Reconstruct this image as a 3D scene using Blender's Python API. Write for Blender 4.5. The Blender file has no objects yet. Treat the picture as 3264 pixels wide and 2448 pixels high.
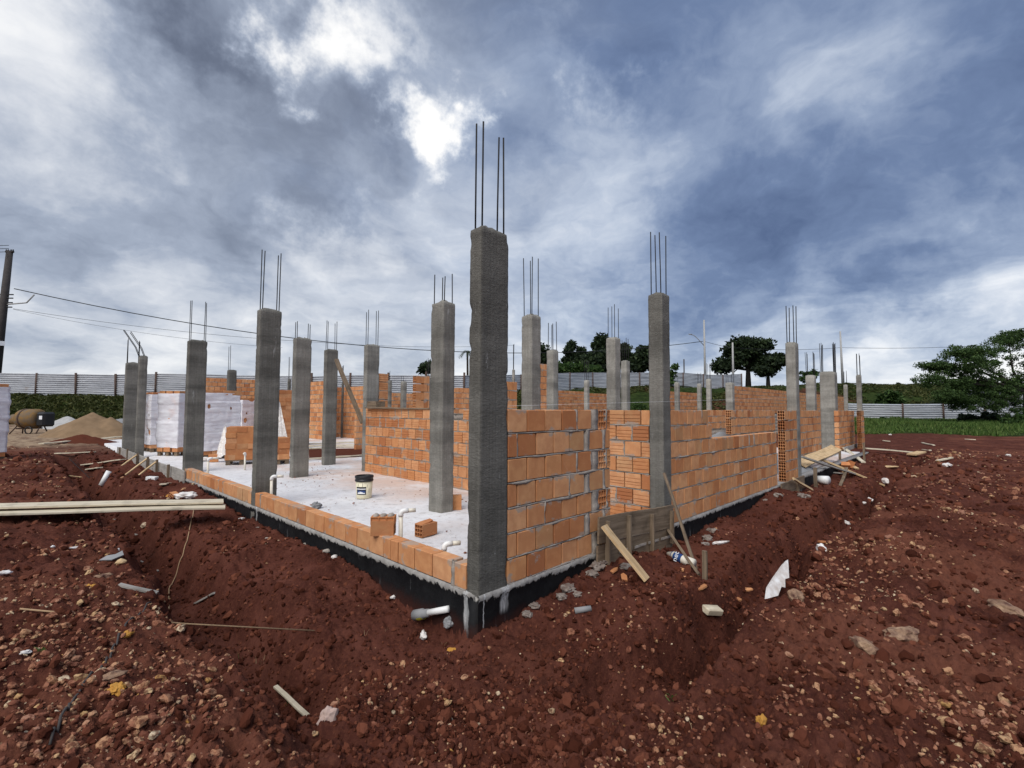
import bpy, math, random
import numpy as np
from mathutils import Matrix, Vector
random.seed(5); rng = np.random.default_rng(5)
SC = bpy.context.scene
COL = SC.collection
rad = math.radians
# ------------------------------------------------------------------ camera
FPX, YAW, PITCH, ROLL = 1548.08, 0.765304, 0.0510323, 0.00468613     # focal length in 3264-px widths
CAM = np.array([-2.70158, -2.95897, 1.5])
def basis():
    cy, sy, cp, sp = math.cos(YAW), math.sin(YAW), math.cos(PITCH), math.sin(PITCH)
    f = np.array([cy*cp, sy*cp, sp]); r = np.array([sy, -cy, 0.0]); u = np.cross(r, f)
    c, s = math.cos(ROLL), math.sin(ROLL)
    return c*r+s*u, -s*r+c*u, f
CR, CU, CF = basis()
cd = bpy.data.cameras.new('camera'); cam = bpy.data.objects.new('camera', cd); COL.objects.link(cam)
cd.sensor_width = 36; cd.lens = 36*FPX/3264; cd.clip_start = .05; cd.clip_end = 3000
m = Matrix.Identity(4)
for i in range(3):
    m[i][0], m[i][1], m[i][2], m[i][3] = CR[i], CU[i], -CF[i], CAM[i]
cam.matrix_world = m; SC.camera = cam
# survey helpers: a sight line measured in the photograph (3264 x 2448) met with a real plane or distance
def ray(x, y): return CR*(x-1632)/FPX + CU*(1224-y)/FPX + CF
def atz(x, y, z=0.): d = ray(x, y); return CAM + d*(z-CAM[2])/d[2]
def atX(x, y, X): d = ray(x, y); return CAM + d*(X-CAM[0])/d[0]
def atY(x, y, Y): d = ray(x, y); return CAM + d*(Y-CAM[1])/d[1]
def atD(x, y, D): return CAM + ray(x, y)*D
# ------------------------------------------------------------------ exposure
EXPO = 1.0
vs = SC.view_settings; vs.view_transform = 'Standard'; vs.look = 'None'; vs.exposure = EXPO; vs.gamma = 1; vs.use_curve_mapping = False
SC.render.engine = 'CYCLES'; SC.cycles.max_bounces = 5; SC.cycles.diffuse_bounces = 3; SC.cycles.glossy_bounces = 2
SC.cycles.transmission_bounces = 3; SC.cycles.transparent_max_bounces = 6; SC.cycles.use_denoising = True
# ------------------------------------------------------------------ node helper
def node(nt, typ, _p=None, **kw):
    n = nt.nodes.new('ShaderNode'+typ)
    for k, v in (_p or {}).items(): setattr(n, k, v)
    for k, v in kw.items():
        s = n.inputs[int(k[1:])] if (k[0] == 'i' and k[1:].isdigit()) else n.inputs[k.replace('_', ' ')]
        if isinstance(v, bpy.types.NodeSocket): nt.links.new(v, s)
        else:
            if s.type == 'RGBA' and len(v) == 3: v = tuple(v)+(1.,)
            s.default_value = v
    return n
def ramp(nt, fac, stops, interp='LINEAR'):
    n = node(nt, 'ValToRGB', Fac=fac); cr = n.color_ramp; cr.interpolation = interp
    while len(cr.elements) < len(stops): cr.elements.new(.5)
    for e, (p, c) in zip(cr.elements, stops):
        e.position = p; e.color = (tuple(c)+(1.,))[:4] if not isinstance(c, (int, float)) else (c, c, c, 1)
    return n.outputs['Color']
def mth(nt, op, a, b=0., c=0., clamp=False):
    n = node(nt, 'Math', {'operation': op, 'use_clamp': clamp}, i0=a, i1=b, i2=c); return n.outputs[0]
def vmt(nt, op, a, b=(0, 0, 0)):
    n = node(nt, 'VectorMath', {'operation': op}, i0=a, i1=b)
    return n.outputs['Value'] if op in ('DISTANCE', 'DOT_PRODUCT', 'LENGTH') else n.outputs['Vector']
def mix(nt, fac, a, b, mode='MIX'):
    return node(nt, 'MixRGB', {'blend_type': mode}, Fac=fac, Color1=a, Color2=b).outputs['Color']
def mapr(nt, v, a, b, c=0., d=1., smooth=True):
    return node(nt, 'MapRange', {'interpolation_type': 'SMOOTHSTEP' if smooth else 'LINEAR'}, i0=v, i1=a, i2=b, i3=c, i4=d).outputs[0]
def noise(nt, vec, scale, detail=4., rough=.55, out='Fac', dist=0.):
    return node(nt, 'TexNoise', Vector=vec, Scale=scale, Detail=detail, Roughness=rough, Distortion=dist).outputs[out]
# ------------------------------------------------------------------ sky and fill lamp
FILL_D = np.array([-1.0, -.42, 0]); FILL_D /= np.linalg.norm(FILL_D); FILL_EL = rad(50)
sd = bpy.data.lights.new('fill_lamp', 'SUN'); sd.energy = 1.5; sd.angle = rad(50); sd.color = (1., .97, .93)  # soft fill lamp added behind left to brighten the walls; cloud glow lies ahead
so = bpy.data.objects.new('fill_lamp', sd); COL.objects.link(so)
sv = Vector((FILL_D[0]*math.cos(FILL_EL), FILL_D[1]*math.cos(FILL_EL), math.sin(FILL_EL)))
so.rotation_euler = sv.to_track_quat('Z', 'Y').to_euler(); so.location = (-8, -4, 12)
W = bpy.data.worlds.new('World'); SC.world = W; W.use_nodes = True
nt = W.node_tree; nt.nodes.clear()
wo = nt.nodes.new('ShaderNodeOutputWorld')
sky = nt.nodes.new('ShaderNodeTexSky'); sky.sky_type = 'NISHITA'; sky.sun_disc = False
sky.sun_elevation = FILL_EL; sky.sun_rotation = math.atan2(FILL_D[0], FILL_D[1])
bg0 = node(nt, 'Background', Color=sky.outputs[0], Strength=.08)
D = node(nt, 'NewGeometry').outputs['Incoming']
D = vmt(nt, 'MULTIPLY', D, (-1, -1, -1))
sep = node(nt, 'SeparateXYZ', Vector=D)
zz = mth(nt, 'ADD', mth(nt, 'MAXIMUM', sep.outputs[2], 0.), .30)
inv = mth(nt, 'DIVIDE', 1., zz)
PL = node(nt, 'CombineXYZ', X=mth(nt, 'MULTIPLY', sep.outputs[0], inv), Y=mth(nt, 'MULTIPLY', sep.outputs[1], inv), Z=0.37).outputs[0]
w1 = noise(nt, PL, 1.5, 5., .6, 'Color'); w2 = noise(nt, D, 6., 6., .62, 'Color')
warp = vmt(nt, 'ADD', vmt(nt, 'MULTIPLY', vmt(nt, 'SUBTRACT', w1, (.5, .5, .5)), (.22, .22, .16)),
           vmt(nt, 'MULTIPLY', vmt(nt, 'SUBTRACT', w2, (.5, .5, .5)), (.40, .40, .34)))
DW = vmt(nt, 'ADD', D, warp)
def sdir(x, y): d = ray(x*1.4756, y*1.4756); return tuple(d/np.linalg.norm(d))
BL = [  # cloud masses and gaps by direction: x, y, radius, brightness
 (700, 80, .09, .60), (640, 115, .06, .42), (770, 50, .07, .22), (978, 305, .065, .74), (885, 245, .05, .42), (1100, 330, .07, -.08), (560, 90, .07, -.14), (880, 40, .07, .26), (800, 190, .09, -.16), (180, 120, .20, .32), (70, 60, .18, .22),
 (1500, 320, .26, .16), (1290, 370, .18, .15), (1690, 240, .14, .14), (755, 545, .08, .20), (330, 490, .18, .12), (1265, 180, .06, .20), (1180, 60, .05, .10),
 (1900, 745, .28, .26), (2150, 650, .22, .24), (1650, 800, .2, .12), (1500, 790, .30, .14), (100, 640, .30, .10), (600, 700, .30, .08), (1180, 480, .25, .10), (2020, 70, .18, .13), (1980, 150, .10, .08),
 (30, 330, .12, .14), (960, 790, .30, .20), (1250, 800, .25, .12), (350, 800, .25, .10), (1000, 150, .15, .12),
 (420, 50, .18, -.10), (270, 270, .26, -.10), (440, 330, .20, -.14), (250, 420, .18, -.18), (60, 420, .14, -.08), (620, 470, .12, -.06), (1180, 600, .18, -.07), (740, 340, .14, -.12), (560, 200, .10, -.05), (530, 60, .10, -.08),
 (1130, 50, .16, -.08), (1330, 190, .24, -.12), (1560, 130, .28, -.06), (1800, 230, .28, -.08), (2120, 330, .32, -.08), (1950, 500, .32, -.13), (1500, 560, .28, -.08),
 (1640, 650, .24, -.22), (1950, 590, .18, -.10), (1330, 670, .22, -.08), (2190, 50, .18, -.14), (600, 600, .16, -.05), (1120, 330, .12, -.06)]
acc = None
for (x, y, r, a) in BL:
    dd = vmt(nt, 'DISTANCE', DW, sdir(x, y))
    v = mth(nt, 'MULTIPLY', mapr(nt, dd, r*1.5, 0., 0., 1.), a)
    acc = v if acc is None else mth(nt, 'ADD', acc, v)
PW = vmt(nt, 'ADD', PL, vmt(nt, 'MULTIPLY', vmt(nt, 'SUBTRACT', w1, (.5, .5, .5)), (.55, .55, .0)))
n1 = noise(nt, PW, 3.0, 9., .55); nB = noise(nt, vmt(nt, 'ADD', PW, (math.cos(YAW+.15)*.10, math.sin(YAW+.15)*.10, 0)), 3.0, 9., .55); n2 = noise(nt, PW, 9., 7., .6); n4 = noise(nt, PL, .8, 6., .6, dist=.4)
b = mth(nt, 'ADD', mth(nt, 'ADD', acc, mth(nt, 'ADD', .50, mapr(nt, sep.outputs[2], .22, .0, 0., .10))), mth(nt, 'ADD', mth(nt, 'MULTIPLY', mth(nt, 'SUBTRACT', n1, .5), .92), mth(nt, 'MULTIPLY', mth(nt, 'SUBTRACT', n2, .5), .24)))
b = mth(nt, 'ADD', b, mth(nt, 'ADD', mth(nt, 'MULTIPLY', mth(nt, 'SUBTRACT', n4, .5), .20), mth(nt, 'MULTIPLY', mth(nt, 'SUBTRACT', nB, n1), .55)))
K = 2**EXPO
def kc(r, g, bl): return tuple(((c/255+.055)/1.055)**2.4/K for c in (r, g, bl))
blue = ramp(nt, b, [(0., kc(64, 79, 110)), (.2, kc(86, 104, 140)), (.38, kc(112, 131, 166)), (.54, kc(148, 164, 192)), (.70, kc(192, 203, 221)), (.88, kc(236, 240, 247)), (1., kc(255, 255, 255))])
grey = ramp(nt, b, [(0., kc(86, 94, 112)), (.2, kc(112, 121, 140)), (.38, kc(138, 148, 167)), (.54, kc(166, 176, 194)), (.70, kc(203, 209, 220)), (.88, kc(238, 240, 244)), (1., kc(255, 255, 255))])
lr = vmt(nt, 'DOT_PRODUCT', D, tuple(CR))
cl = mix(nt, mapr(nt, mth(nt, 'ADD', lr, mth(nt, 'MULTIPLY', mth(nt, 'SUBTRACT', n1, .5), .9)), -.45, .25), grey, blue)
cl = mix(nt, mapr(nt, b, .98, 1.4), cl, (1.6/K, 1.58/K, 1.5/K))
bg1 = node(nt, 'Background', Color=cl, Strength=1.)
ms = node(nt, 'MixShader', Fac=.95); nt.links.new(bg0.outputs[0], ms.inputs[1]); nt.links.new(bg1.outputs[0], ms.inputs[2])
nt.links.new(ms.outputs[0], wo.inputs[0])
# ------------------------------------------------------------------ numpy noise
_P = rng.permutation(256); _P = np.concatenate([_P, _P, _P])
_G = rng.random(256)*2-1
def _h(ix, iy, iz): return _G[_P[_P[_P[ix & 255]+(iy & 255)]+(iz & 255)]]
def vn(x, y, z=0.):
    x, y, z = np.broadcast_arrays(np.asarray(x, float), np.asarray(y, float), np.asarray(z, float))
    ix, iy, iz = np.floor(x).astype(int), np.floor(y).astype(int), np.floor(z).astype(int)
    fx, fy, fz = x-ix, y-iy, z-iz
    fx, fy, fz = [t*t*(3-2*t) for t in (fx, fy, fz)]
    def L(a, b_, t): return a+(b_-a)*t
    def Q(k): return L(L(_h(ix, iy, k), _h(ix+1, iy, k), fx), L(_h(ix, iy+1, k), _h(ix+1, iy+1, k), fx), fy)
    return L(Q(iz), Q(iz+1), fz)
def fbm(x, y, z=0., o=4):
    s, a = 0., .5
    for i in range(o): s = s+a*vn(x, y, z+7.3*i); x, y, a = x*2.03+1.7, y*2.03-3.1, a*.5
    return s
def sst(a, b_, x): t = np.clip((x-a)/(b_-a), 0, 1); return t*t*(3-2*t)
# ------------------------------------------------------------------ mesh helpers
def npmesh(name, V, F, smooth=False):
    V = np.ascontiguousarray(V, dtype=np.float32); F = np.ascontiguousarray(F, dtype=np.int32)
    me = bpy.data.meshes.new(name); n, k = F.shape
    me.vertices.add(len(V)); me.vertices.foreach_set('co', V.ravel())
    me.loops.add(n*k); me.loops.foreach_set('vertex_index', F.ravel())
    me.polygons.add(n); me.polygons.foreach_set('loop_start', np.arange(0, n*k, k, dtype=np.int32))
    me.polygons.foreach_set('use_smooth', np.full(n, smooth)); me.update(calc_edges=True)
    return me
def pymesh(name, V, F, smooth=False):
    me = bpy.data.meshes.new(name); me.from_pydata([tuple(v) for v in V], [], [tuple(f) for f in F]); me.update()
    if smooth: me.polygons.foreach_set('use_smooth', [True]*len(me.polygons))
    return me
def obj(name, me, mat=None, parent=None, loc=None, rot=None, scale=None):
    o = bpy.data.objects.new(name, me); COL.objects.link(o)
    if mat is not None and me is not None and not me.materials: me.materials.append(mat)
    if parent is not None: o.parent = parent
    if loc is not None: o.location = [float(c) for c in loc]
    if rot is not None: o.rotation_euler = rot
    if scale is not None: o.scale = scale
    return o
def tag(o, label, cat, group=None, kind=None):
    o['label'] = label
    if cat: o['category'] = cat
    if group: o['group'] = group
    if kind: o['kind'] = kind
    return o
def thing(name, label, cat, loc=(0, 0, 0), rz=0., group=None):
    o = obj(name, None, loc=loc, rot=(0, 0, rz)); o.empty_display_size = .1
    return tag(o, label, cat, group, 'thing')
class MB:
    def __init__(s): s.V, s.F = [], []
    def add(s, V, F, M=None):
        n = len(s.V); V = np.asarray(V, float)
        if M is not None: V = (np.c_[V, np.ones(len(V))] @ np.asarray(M).T)[:, :3]
        s.V += [tuple(v) for v in V]; s.F += [tuple(i+n for i in f) for f in F]; return s
    def box(s, a, b_, bev=.0, M=None):
        V, F = bevbox(np.array(b_)-np.array(a), bev); return s.add(np.array(V)+(np.array(a)+np.array(b_))/2, F, M)
    def tube(s, pts, r, k=8, caps=True):
        V, F = tube(pts, r, k, caps); return s.add(V, F)
    def mesh(s, name, smooth=False): return pymesh(name, s.V, s.F, smooth)
def bevbox(sz, b=0.):
    hx, hy, hz = [c/2 for c in sz]
    if b <= 0:
        V = [(x, y, z) for x in (-hx, hx) for y in (-hy, hy) for z in (-hz, hz)]
        return V, [(0, 1, 3, 2), (4, 6, 7, 5), (0, 4, 5, 1), (2, 3, 7, 6), (0, 2, 6, 4), (1, 5, 7, 3)]
    V = []; F = []; idx = {}
    for sx in (-1, 1):
        for sy in (-1, 1):
            for sz_ in (-1, 1):
                for ax in range(3):
                    h = [hx, hy, hz]; p = [h[i]-(0 if i == ax else b) for i in range(3)]
                    idx[sx, sy, sz_, ax] = len(V); V.append((p[0]*sx, p[1]*sy, p[2]*sz_))
    for ax in range(3):
        o1, o2 = [(1, 2), (0, 2), (0, 1)][ax]
        for s in (-1, 1):
            q = []
            for a, c in ((-1, -1), (1, -1), (1, 1), (-1, 1)):
                k = [0, 0, 0]; k[ax] = s; k[o1] = a; k[o2] = c; q.append(idx[k[0], k[1], k[2], ax])
            if (s > 0) == (ax == 1): q = q[::-1]
            F.append(q)
    for ax in range(3):
        o1, o2 = [(1, 2), (0, 2), (0, 1)][ax]
        for a in (-1, 1):
            for c in (-1, 1):
                def g(s, face):
                    k = [0, 0, 0]; k[ax] = s; k[o1] = a; k[o2] = c; return idx[k[0], k[1], k[2], face]
                F.append((g(-1, o1), g(1, o1), g(1, o2), g(-1, o2)))
    for k in {k[:3] for k in idx}: F.append(tuple(idx[k+(ax,)] for ax in range(3)))
    return V, F
def frames(pts):
    pts = np.asarray(pts, float); T = np.gradient(pts, axis=0); T /= np.linalg.norm(T, axis=1)[:, None]+1e-9
    out = []
    ref = np.array([0, 0, 1.]) if abs(T[0][2]) < .9 else np.array([1., 0, 0])
    for t in T:
        a = np.cross(ref, t); a /= np.linalg.norm(a)+1e-9; b_ = np.cross(t, a); ref = b_ if abs(t @ b_) < .5 else ref
        out.append((a, b_))
    return pts, out
def tube(pts, r, k=8, caps=True):
    pts, fr = frames(pts); n = len(pts); r = np.broadcast_to(r, n)
    V = [p+rr*(math.cos(t)*a+math.sin(t)*b_) for p, rr, (a, b_) in zip(pts, r, fr) for t in np.arange(k)*2*math.pi/k]
    F = [(i*k+j, i*k+(j+1) % k, (i+1)*k+(j+1) % k, (i+1)*k+j) for i in range(n-1) for j in range(k)]
    if caps: F += [tuple(range(k))[::-1], tuple((n-1)*k+j for j in range(k))]
    return V, F
def lathe(prof, k=24):
    V = [(r*math.cos(t), r*math.sin(t), z) for r, z in prof for t in np.arange(k)*2*math.pi/k]
    F = [(i*k+j, i*k+(j+1) % k, (i+1)*k+(j+1) % k, (i+1)*k+j) for i in range(len(prof)-1) for j in range(k)]
    return V, F
def ico(sub=0):
    t = (1+5**.5)/2
    V = [(-1, t, 0), (1, t, 0), (-1, -t, 0), (1, -t, 0), (0, -1, t), (0, 1, t), (0, -1, -t), (0, 1, -t), (t, 0, -1), (t, 0, 1), (-t, 0, -1), (-t, 0, 1)]
    F = [(0, 11, 5), (0, 5, 1), (0, 1, 7), (0, 7, 10), (0, 10, 11), (1, 5, 9), (5, 11, 4), (11, 10, 2), (10, 7, 6), (7, 1, 8), (3, 9, 4), (3, 4, 2), (3, 2, 6), (3, 6, 8), (3, 8, 9), (4, 9, 5), (2, 4, 11), (6, 2, 10), (8, 6, 7), (9, 8, 1)]
    V = [np.array(v)/np.linalg.norm(v) for v in V]
    for _ in range(sub):
        c = {}; G = []
        def mid(a, b_):
            k = (min(a, b_), max(a, b_))
            if k not in c: v = V[a]+V[b_]; V.append(v/np.linalg.norm(v)); c[k] = len(V)-1
            return c[k]
        for a, b_, d in F:
            e, f, g = mid(a, b_), mid(b_, d), mid(d, a); G += [(a, e, g), (b_, f, e), (d, g, f), (e, f, g)]
        F = G
    return np.array(V), np.array(F)
def blob(r, seed, sub=2, amp=.3, fq=1.3):
    V, F = ico(sub); n = fbm(V[:, 0]*fq+seed*3.1, V[:, 1]*fq-seed, V[:, 2]*fq+seed*1.7, 3)
    return V*(1+amp*2*n)[:, None]*np.array(r), F
# ------------------------------------------------------------------ materials
MATS = {}
def newmat(name, rough=.85, spec=.3, metal=0.):
    ma = bpy.data.materials.new(name); ma.use_nodes = True; t = ma.node_tree
    bs = t.nodes['Principled BSDF']; bs.inputs['Roughness'].default_value = rough
    bs.inputs['Specular IOR Level'].default_value = spec; bs.inputs['Metallic'].default_value = metal
    MATS[name] = ma
    return ma, t, bs
def setc(t, bs, c): t.links.new(c, bs.inputs['Base Color'])
def bump(t, bs, h, strength=.5, dist=.01):
    b_ = node(t, 'Bump', Strength=strength, Distance=dist, Height=h); t.links.new(b_.outputs[0], bs.inputs['Normal'])
def ocoord(t, rnd=True):
    c = node(t, 'TexCoord').outputs['Object']
    if rnd:
        r = node(t, 'ObjectInfo').outputs['Random']
        c = vmt(t, 'ADD', c, node(t, 'CombineXYZ', X=mth(t, 'MULTIPLY', r, 91.), Y=mth(t, 'MULTIPLY', r, 37.), Z=mth(t, 'MULTIPLY', r, 53.)).outputs[0])
    return c
def simple(name, col, rough=.8, var=.25, scale=8., spec=.3, metal=0., bmp=.2, bscale=60., col2=None, rnd=True):
    ma, t, bs = newmat(name, rough, spec, metal); c = ocoord(t, rnd)
    n = noise(t, c, scale, 6., .6)
    col2 = col2 or tuple(x*(1-var) for x in col)
    setc(t, bs, ramp(t, n, [(.3, col2), (.7, col)]))
    if bmp: bump(t, bs, noise(t, c, bscale, 4.), bmp, .004)
    return ma
def mat_brick(name='brick_clay', smear=1.):
    ma, t, bs = newmat(name, .93, .08); r = node(t, 'ObjectInfo').outputs['Random']; c = ocoord(t)
    base = ramp(t, r, [(0., (.56, .24, .10)), (.16, (.65, .315, .14)), (.36, (.73, .39, .195)), (.52, (.63, .295, .13)), (.62, (.47, .19, .078)), (.70, (.70, .36, .17)), (.78, (.52, .29, .14)), (.86, (.42, .165, .07)), (.93, (.66, .31, .13)), (1., (.60, .36, .19))])
    n = noise(t, c, 9., 5., .6); base = mix(t, mapr(t, n, .35, .7, .35, 0.), base, (.40, .13, .055))
    n2 = noise(t, c, 16., 6., .65); base = mix(t, mapr(t, n2, .60, .72, 0., .5), base, (.70, .37, .20))
    wp = node(t, 'NewGeometry').outputs['Position']; n3 = noise(t, wp, 4.5, 6., .65)
    zl = node(t, 'SeparateXYZ', Vector=node(t, 'TexCoord').outputs['Object']).outputs[2]; ed = mapr(t, mth(t, 'ABSOLUTE', zl), .035, .098, 0., .12); base = mix(t, mapr(t, mth(t, 'ADD', n3, ed), .63, .70, 0., .7*smear), base, (.37, .335, .29)); base = mix(t, mapr(t, noise(t, wp, 1.3, 5., .6), .5, .7, 0., .22), base, (.34, .14, .07))
    setc(t, bs, base)
    sp_ = node(t, 'SeparateXYZ', Vector=node(t, 'TexCoord').outputs['Object'])
    rib = mth(t, 'SINE', mth(t, 'MULTIPLY', sp_.outputs[2], 1250.))
    bump(t, bs, mth(t, 'ADD', mth(t, 'MULTIPLY', rib, .25), noise(t, c, 70., 4., .7)), .45, .003)
    return ma
def mat_soil():
    ma, t, bs = newmat('red_soil', .97, .04); p = node(t, 'NewGeometry').outputs['Position']
    a = node(t, 'Attribute', {'attribute_name': 'zone'}).outputs['Color']; sa = node(t, 'SeparateColor', Color=a)
    n = noise(t, p, 2.2, 8., .62); n2 = noise(t, p, 38., 6., .7); n3 = noise(t, p, .45, 5., .6)
    c = ramp(t, n, [(.28, (.040, .0130, .0094)), (.5, (.082, .0275, .0195)), (.72, (.142, .052, .0365))])
    c = mix(t, mapr(t, n2, .42, .72, 0., .5), c, (.175, .064, .038))
    c = mix(t, mapr(t, n3, .5, .72, 0., .4), c, (.15, .053, .032))
    c = mix(t, mth(t, 'MULTIPLY', sa.outputs[2], mapr(t, n2, .3, .6, .25, .6)), c, (.19, .072, .044))
    sd_ = ramp(t, n, [(.3, (.20, .145, .10)), (.6, (.36, .26, .17))])
    c = mix(t, mth(t, 'MULTIPLY', sa.outputs[1], mapr(t, n, .35, .55, .5, 1.)), c, sd_)
    g = ramp(t, noise(t, p, 1.3, 7., .65), [(.3, (.012, .018, .006)), (.5, (.024, .038, .010)), (.7, (.055, .072, .020))])
    c = mix(t, sa.outputs[0], c, g); setc(t, bs, c)
    h = mth(t, 'ADD', noise(t, p, 26., 6., .75), mth(t, 'MULTIPLY', noise(t, p, 110., 4., .7), .5))
    bump(t, bs, h, .9, .02)
    return ma
def mat_stone():
    ma, t, bs = newmat('gravel_stone', .9, .12); g = node(t, 'NewGeometry'); oi = node(t, 'ObjectInfo').outputs['Random']
    r = mth(t, 'FRACT', mth(t, 'ADD', g.outputs['Random Per Island'], oi))
    c = ramp(t, r, [(0., (.17, .062, .038)), (.25, (.25, .10, .06)), (.48, (.35, .165, .095)), (.66, (.46, .26, .14)), (.78, (.36, .18, .12)), (.88, (.52, .34, .17)), (.96, (.60, .49, .34)), (1., (.44, .23, .06))])
    n = noise(t, g.outputs['Position'], 45., 5., .65); c = mix(t, mapr(t, n, .42, .62, .0, .85), c, (.12, .040, .024)); setc(t, bs, c)
    bump(t, bs, noise(t, g.outputs['Position'], 160., 4., .7), .6, .004)
    return ma
def mat_clod():
    ma, t, bs = newmat('soil_clod', .97, .04); g = node(t, 'NewGeometry')
    c = ramp(t, g.outputs['Random Per Island'], [(0., (.045, .0135, .008)), (.6, (.095, .030, .018)), (1., (.165, .058, .034))])
    setc(t, bs, c); bump(t, bs, noise(t, g.outputs['Position'], 120., 5., .75), .8, .006)
    return ma
def mat_concrete():
    ma, t, bs = newmat('column_concrete', .92, .15); oc = node(t, 'ObjectInfo'); c = ocoord(t)
    st = noise(t, vmt(t, 'MULTIPLY', c, (26., 26., .9)), 1., 4., .6); n = noise(t, c, 3.2, 8., .7); sp_ = noise(t, c, 48., 6., .75); gr_ = noise(t, vmt(t, 'MULTIPLY', c, (1., 1., 3.)), 22., 5., .7)
    v = mth(t, 'ADD', mth(t, 'MULTIPLY', st, .22), mth(t, 'ADD', mth(t, 'MULTIPLY', n, .42), mth(t, 'MULTIPLY', gr_, .36)))
    k = ramp(t, v, [(.34, (.62, .61, .57)), (.5, (.98, .96, .91)), (.66, (1.42, 1.40, 1.34))])
    hb = noise(t, vmt(t, 'MULTIPLY', c, (.25, .25, 3.2)), 1., 4., .6); k = mix(t, 1., k, ramp(t, hb, [(.36, .72), (.5, 1.), (.64, 1.22)]), 'MULTIPLY'); bd = node(t, 'TexWave', {'bands_direction': 'X'}, Vector=c, Scale=9., Distortion=1.2, Detail=3.).outputs[1]; k = mix(t, .22, k, mix(t, 1., k, ramp(t, bd, [(.0, .35), (.12, 1.)]), 'MULTIPLY'))
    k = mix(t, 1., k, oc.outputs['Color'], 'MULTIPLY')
    k = mix(t, mapr(t, sp_, .60, .72, 0., .5), k, mix(t, 1., (2.1, 2.05, 1.95), oc.outputs['Color'], 'MULTIPLY'))
    wv = noise(t, vmt(t, 'MULTIPLY', c, (9., 9., 1.6)), 1., 7., .75); k = mix(t, mapr(t, wv, .63, .70, 0., .65), k, (.46, .45, .43))
    k = mix(t, mapr(t, noise(t, c, 24., 5., .7), .66, .72, 0., .75), k, (.03, .03, .028))
    setc(t, bs, k); bump(t, bs, mth(t, 'ADD', mth(t, 'MULTIPLY', st, .3), mth(t, 'ADD', sp_, gr_)), .9, .008)
    return ma
def mat_slab():
    ma, t, bs = newmat('slab_concrete', .85, .3); p = node(t, 'NewGeometry').outputs['Position']
    n = noise(t, p, .9, 8., .65); n2 = noise(t, p, 9., 7., .7); n3 = noise(t, p, .55, 6., .6)
    c = ramp(t, n, [(.3, (.60, .59, .59)), (.5, (.73, .72, .72)), (.7, (.82, .815, .81))])
    c = mix(t, mapr(t, n2, .50, .66, 0., .55), c, (.44, .42, .41)); c = mix(t, mapr(t, noise(t, p, 30., 6., .75), .60, .68, 0., .7), c, (.30, .28, .26))
    sx = node(t, 'SeparateXYZ', Vector=p)
    c = mix(t, mth(t, 'MULTIPLY', mapr(t, n3, .42, .58), mapr(t, sx.outputs[0], .8, 2.8, .08, .7)), c, (.60, .42, .32)); c = mix(t, mapr(t, noise(t, p, 1.7, 8., .7), .56, .64, 0., .6), c, (.46, .44, .42))
    c = mix(t, mapr(t, noise(t, p, 5., 7., .75), .60, .68, 0., .6), c, (.36, .20, .15))
    setc(t, bs, c); bump(t, bs, mth(t, 'ADD', n2, noise(t, p, 45., 4., .7)), .6, .012)
    return ma
def mat_tar():
    ma, t, bs = newmat('tar_coating', .7, .15); p = node(t, 'NewGeometry').outputs['Position']; sx = node(t, 'SeparateXYZ', Vector=p)
    dr = noise(t, vmt(t, 'MULTIPLY', p, (16., 16., 2.0)), 1., 5., .65); n = noise(t, p, 5., 6., .7)
    z = mth(t, 'ADD', sx.outputs[2], mth(t, 'ADD', mth(t, 'MULTIPLY', mth(t, 'SUBTRACT', dr, .5), .14), mth(t, 'MULTIPLY', mth(t, 'SUBTRACT', n, .5), .14)))
    up = mapr(t, z, -.062, -.048); blk = ramp(t, n, [(.35, (.006, .006, .007)), (.7, (.016, .016, .017))])
    gr = ramp(t, noise(t, p, 14., 6., .7), [(.3, (.22, .205, .19)), (.7, (.42, .40, .37))])
    c = mix(t, up, blk, gr)
    wd = noise(t, vmt(t, 'MULTIPLY', p, (26., 26., .9)), 1., 3., .5); c = mix(t, mth(t, 'MULTIPLY', mapr(t, wd, .665, .70), mapr(t, n, .42, .58, .1, .75)), c, (.34, .34, .34))
    wv = mth(t, 'MULTIPLY', mth(t, 'SUBTRACT', noise(t, p, 7., 3.), .5), .05); fb = noise(t, vmt(t, 'MULTIPLY', p, (90., 90., 2.)), 1., 4., .6)
    def run(ax, at, w0, zlo):
        d_ = mth(t, 'ABSOLUTE', mth(t, 'ADD', mth(t, 'SUBTRACT', sx.outputs[ax], at), wv)); o_ = mth(t, 'ABSOLUTE', sx.outputs[1-ax])
        return mth(t, 'MULTIPLY', mth(t, 'MULTIPLY', mapr(t, d_, w0, w0*.45), mapr(t, o_, .06, .05)), mth(t, 'MULTIPLY', mapr(t, fb, .36, .56, .15, .9), mapr(t, sx.outputs[2], zlo-.06, zlo+.02)))
    rs = mth(t, 'MAXIMUM', mth(t, 'MAXIMUM', run(1, .15, .034, -.44), run(0, .30, .055, -.19)), mth(t, 'MAXIMUM', run(0, .06, .008, -.30), run(1, 5.0, .03, -.3)))
    c = mix(t, rs, c, (.52, .52, .51))
    c = mix(t, mapr(t, mth(t, 'ADD', sx.outputs[2], mth(t, 'MULTIPLY', mth(t, 'SUBTRACT', n, .5), .25)), -.36, -.20, .8, 0.), c, (.05, .017, .012))
    setc(t, bs, c); bump(t, bs, mth(t, 'ADD', n, mth(t, 'MULTIPLY', up, .7)), .8, .02)
    return ma
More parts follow.
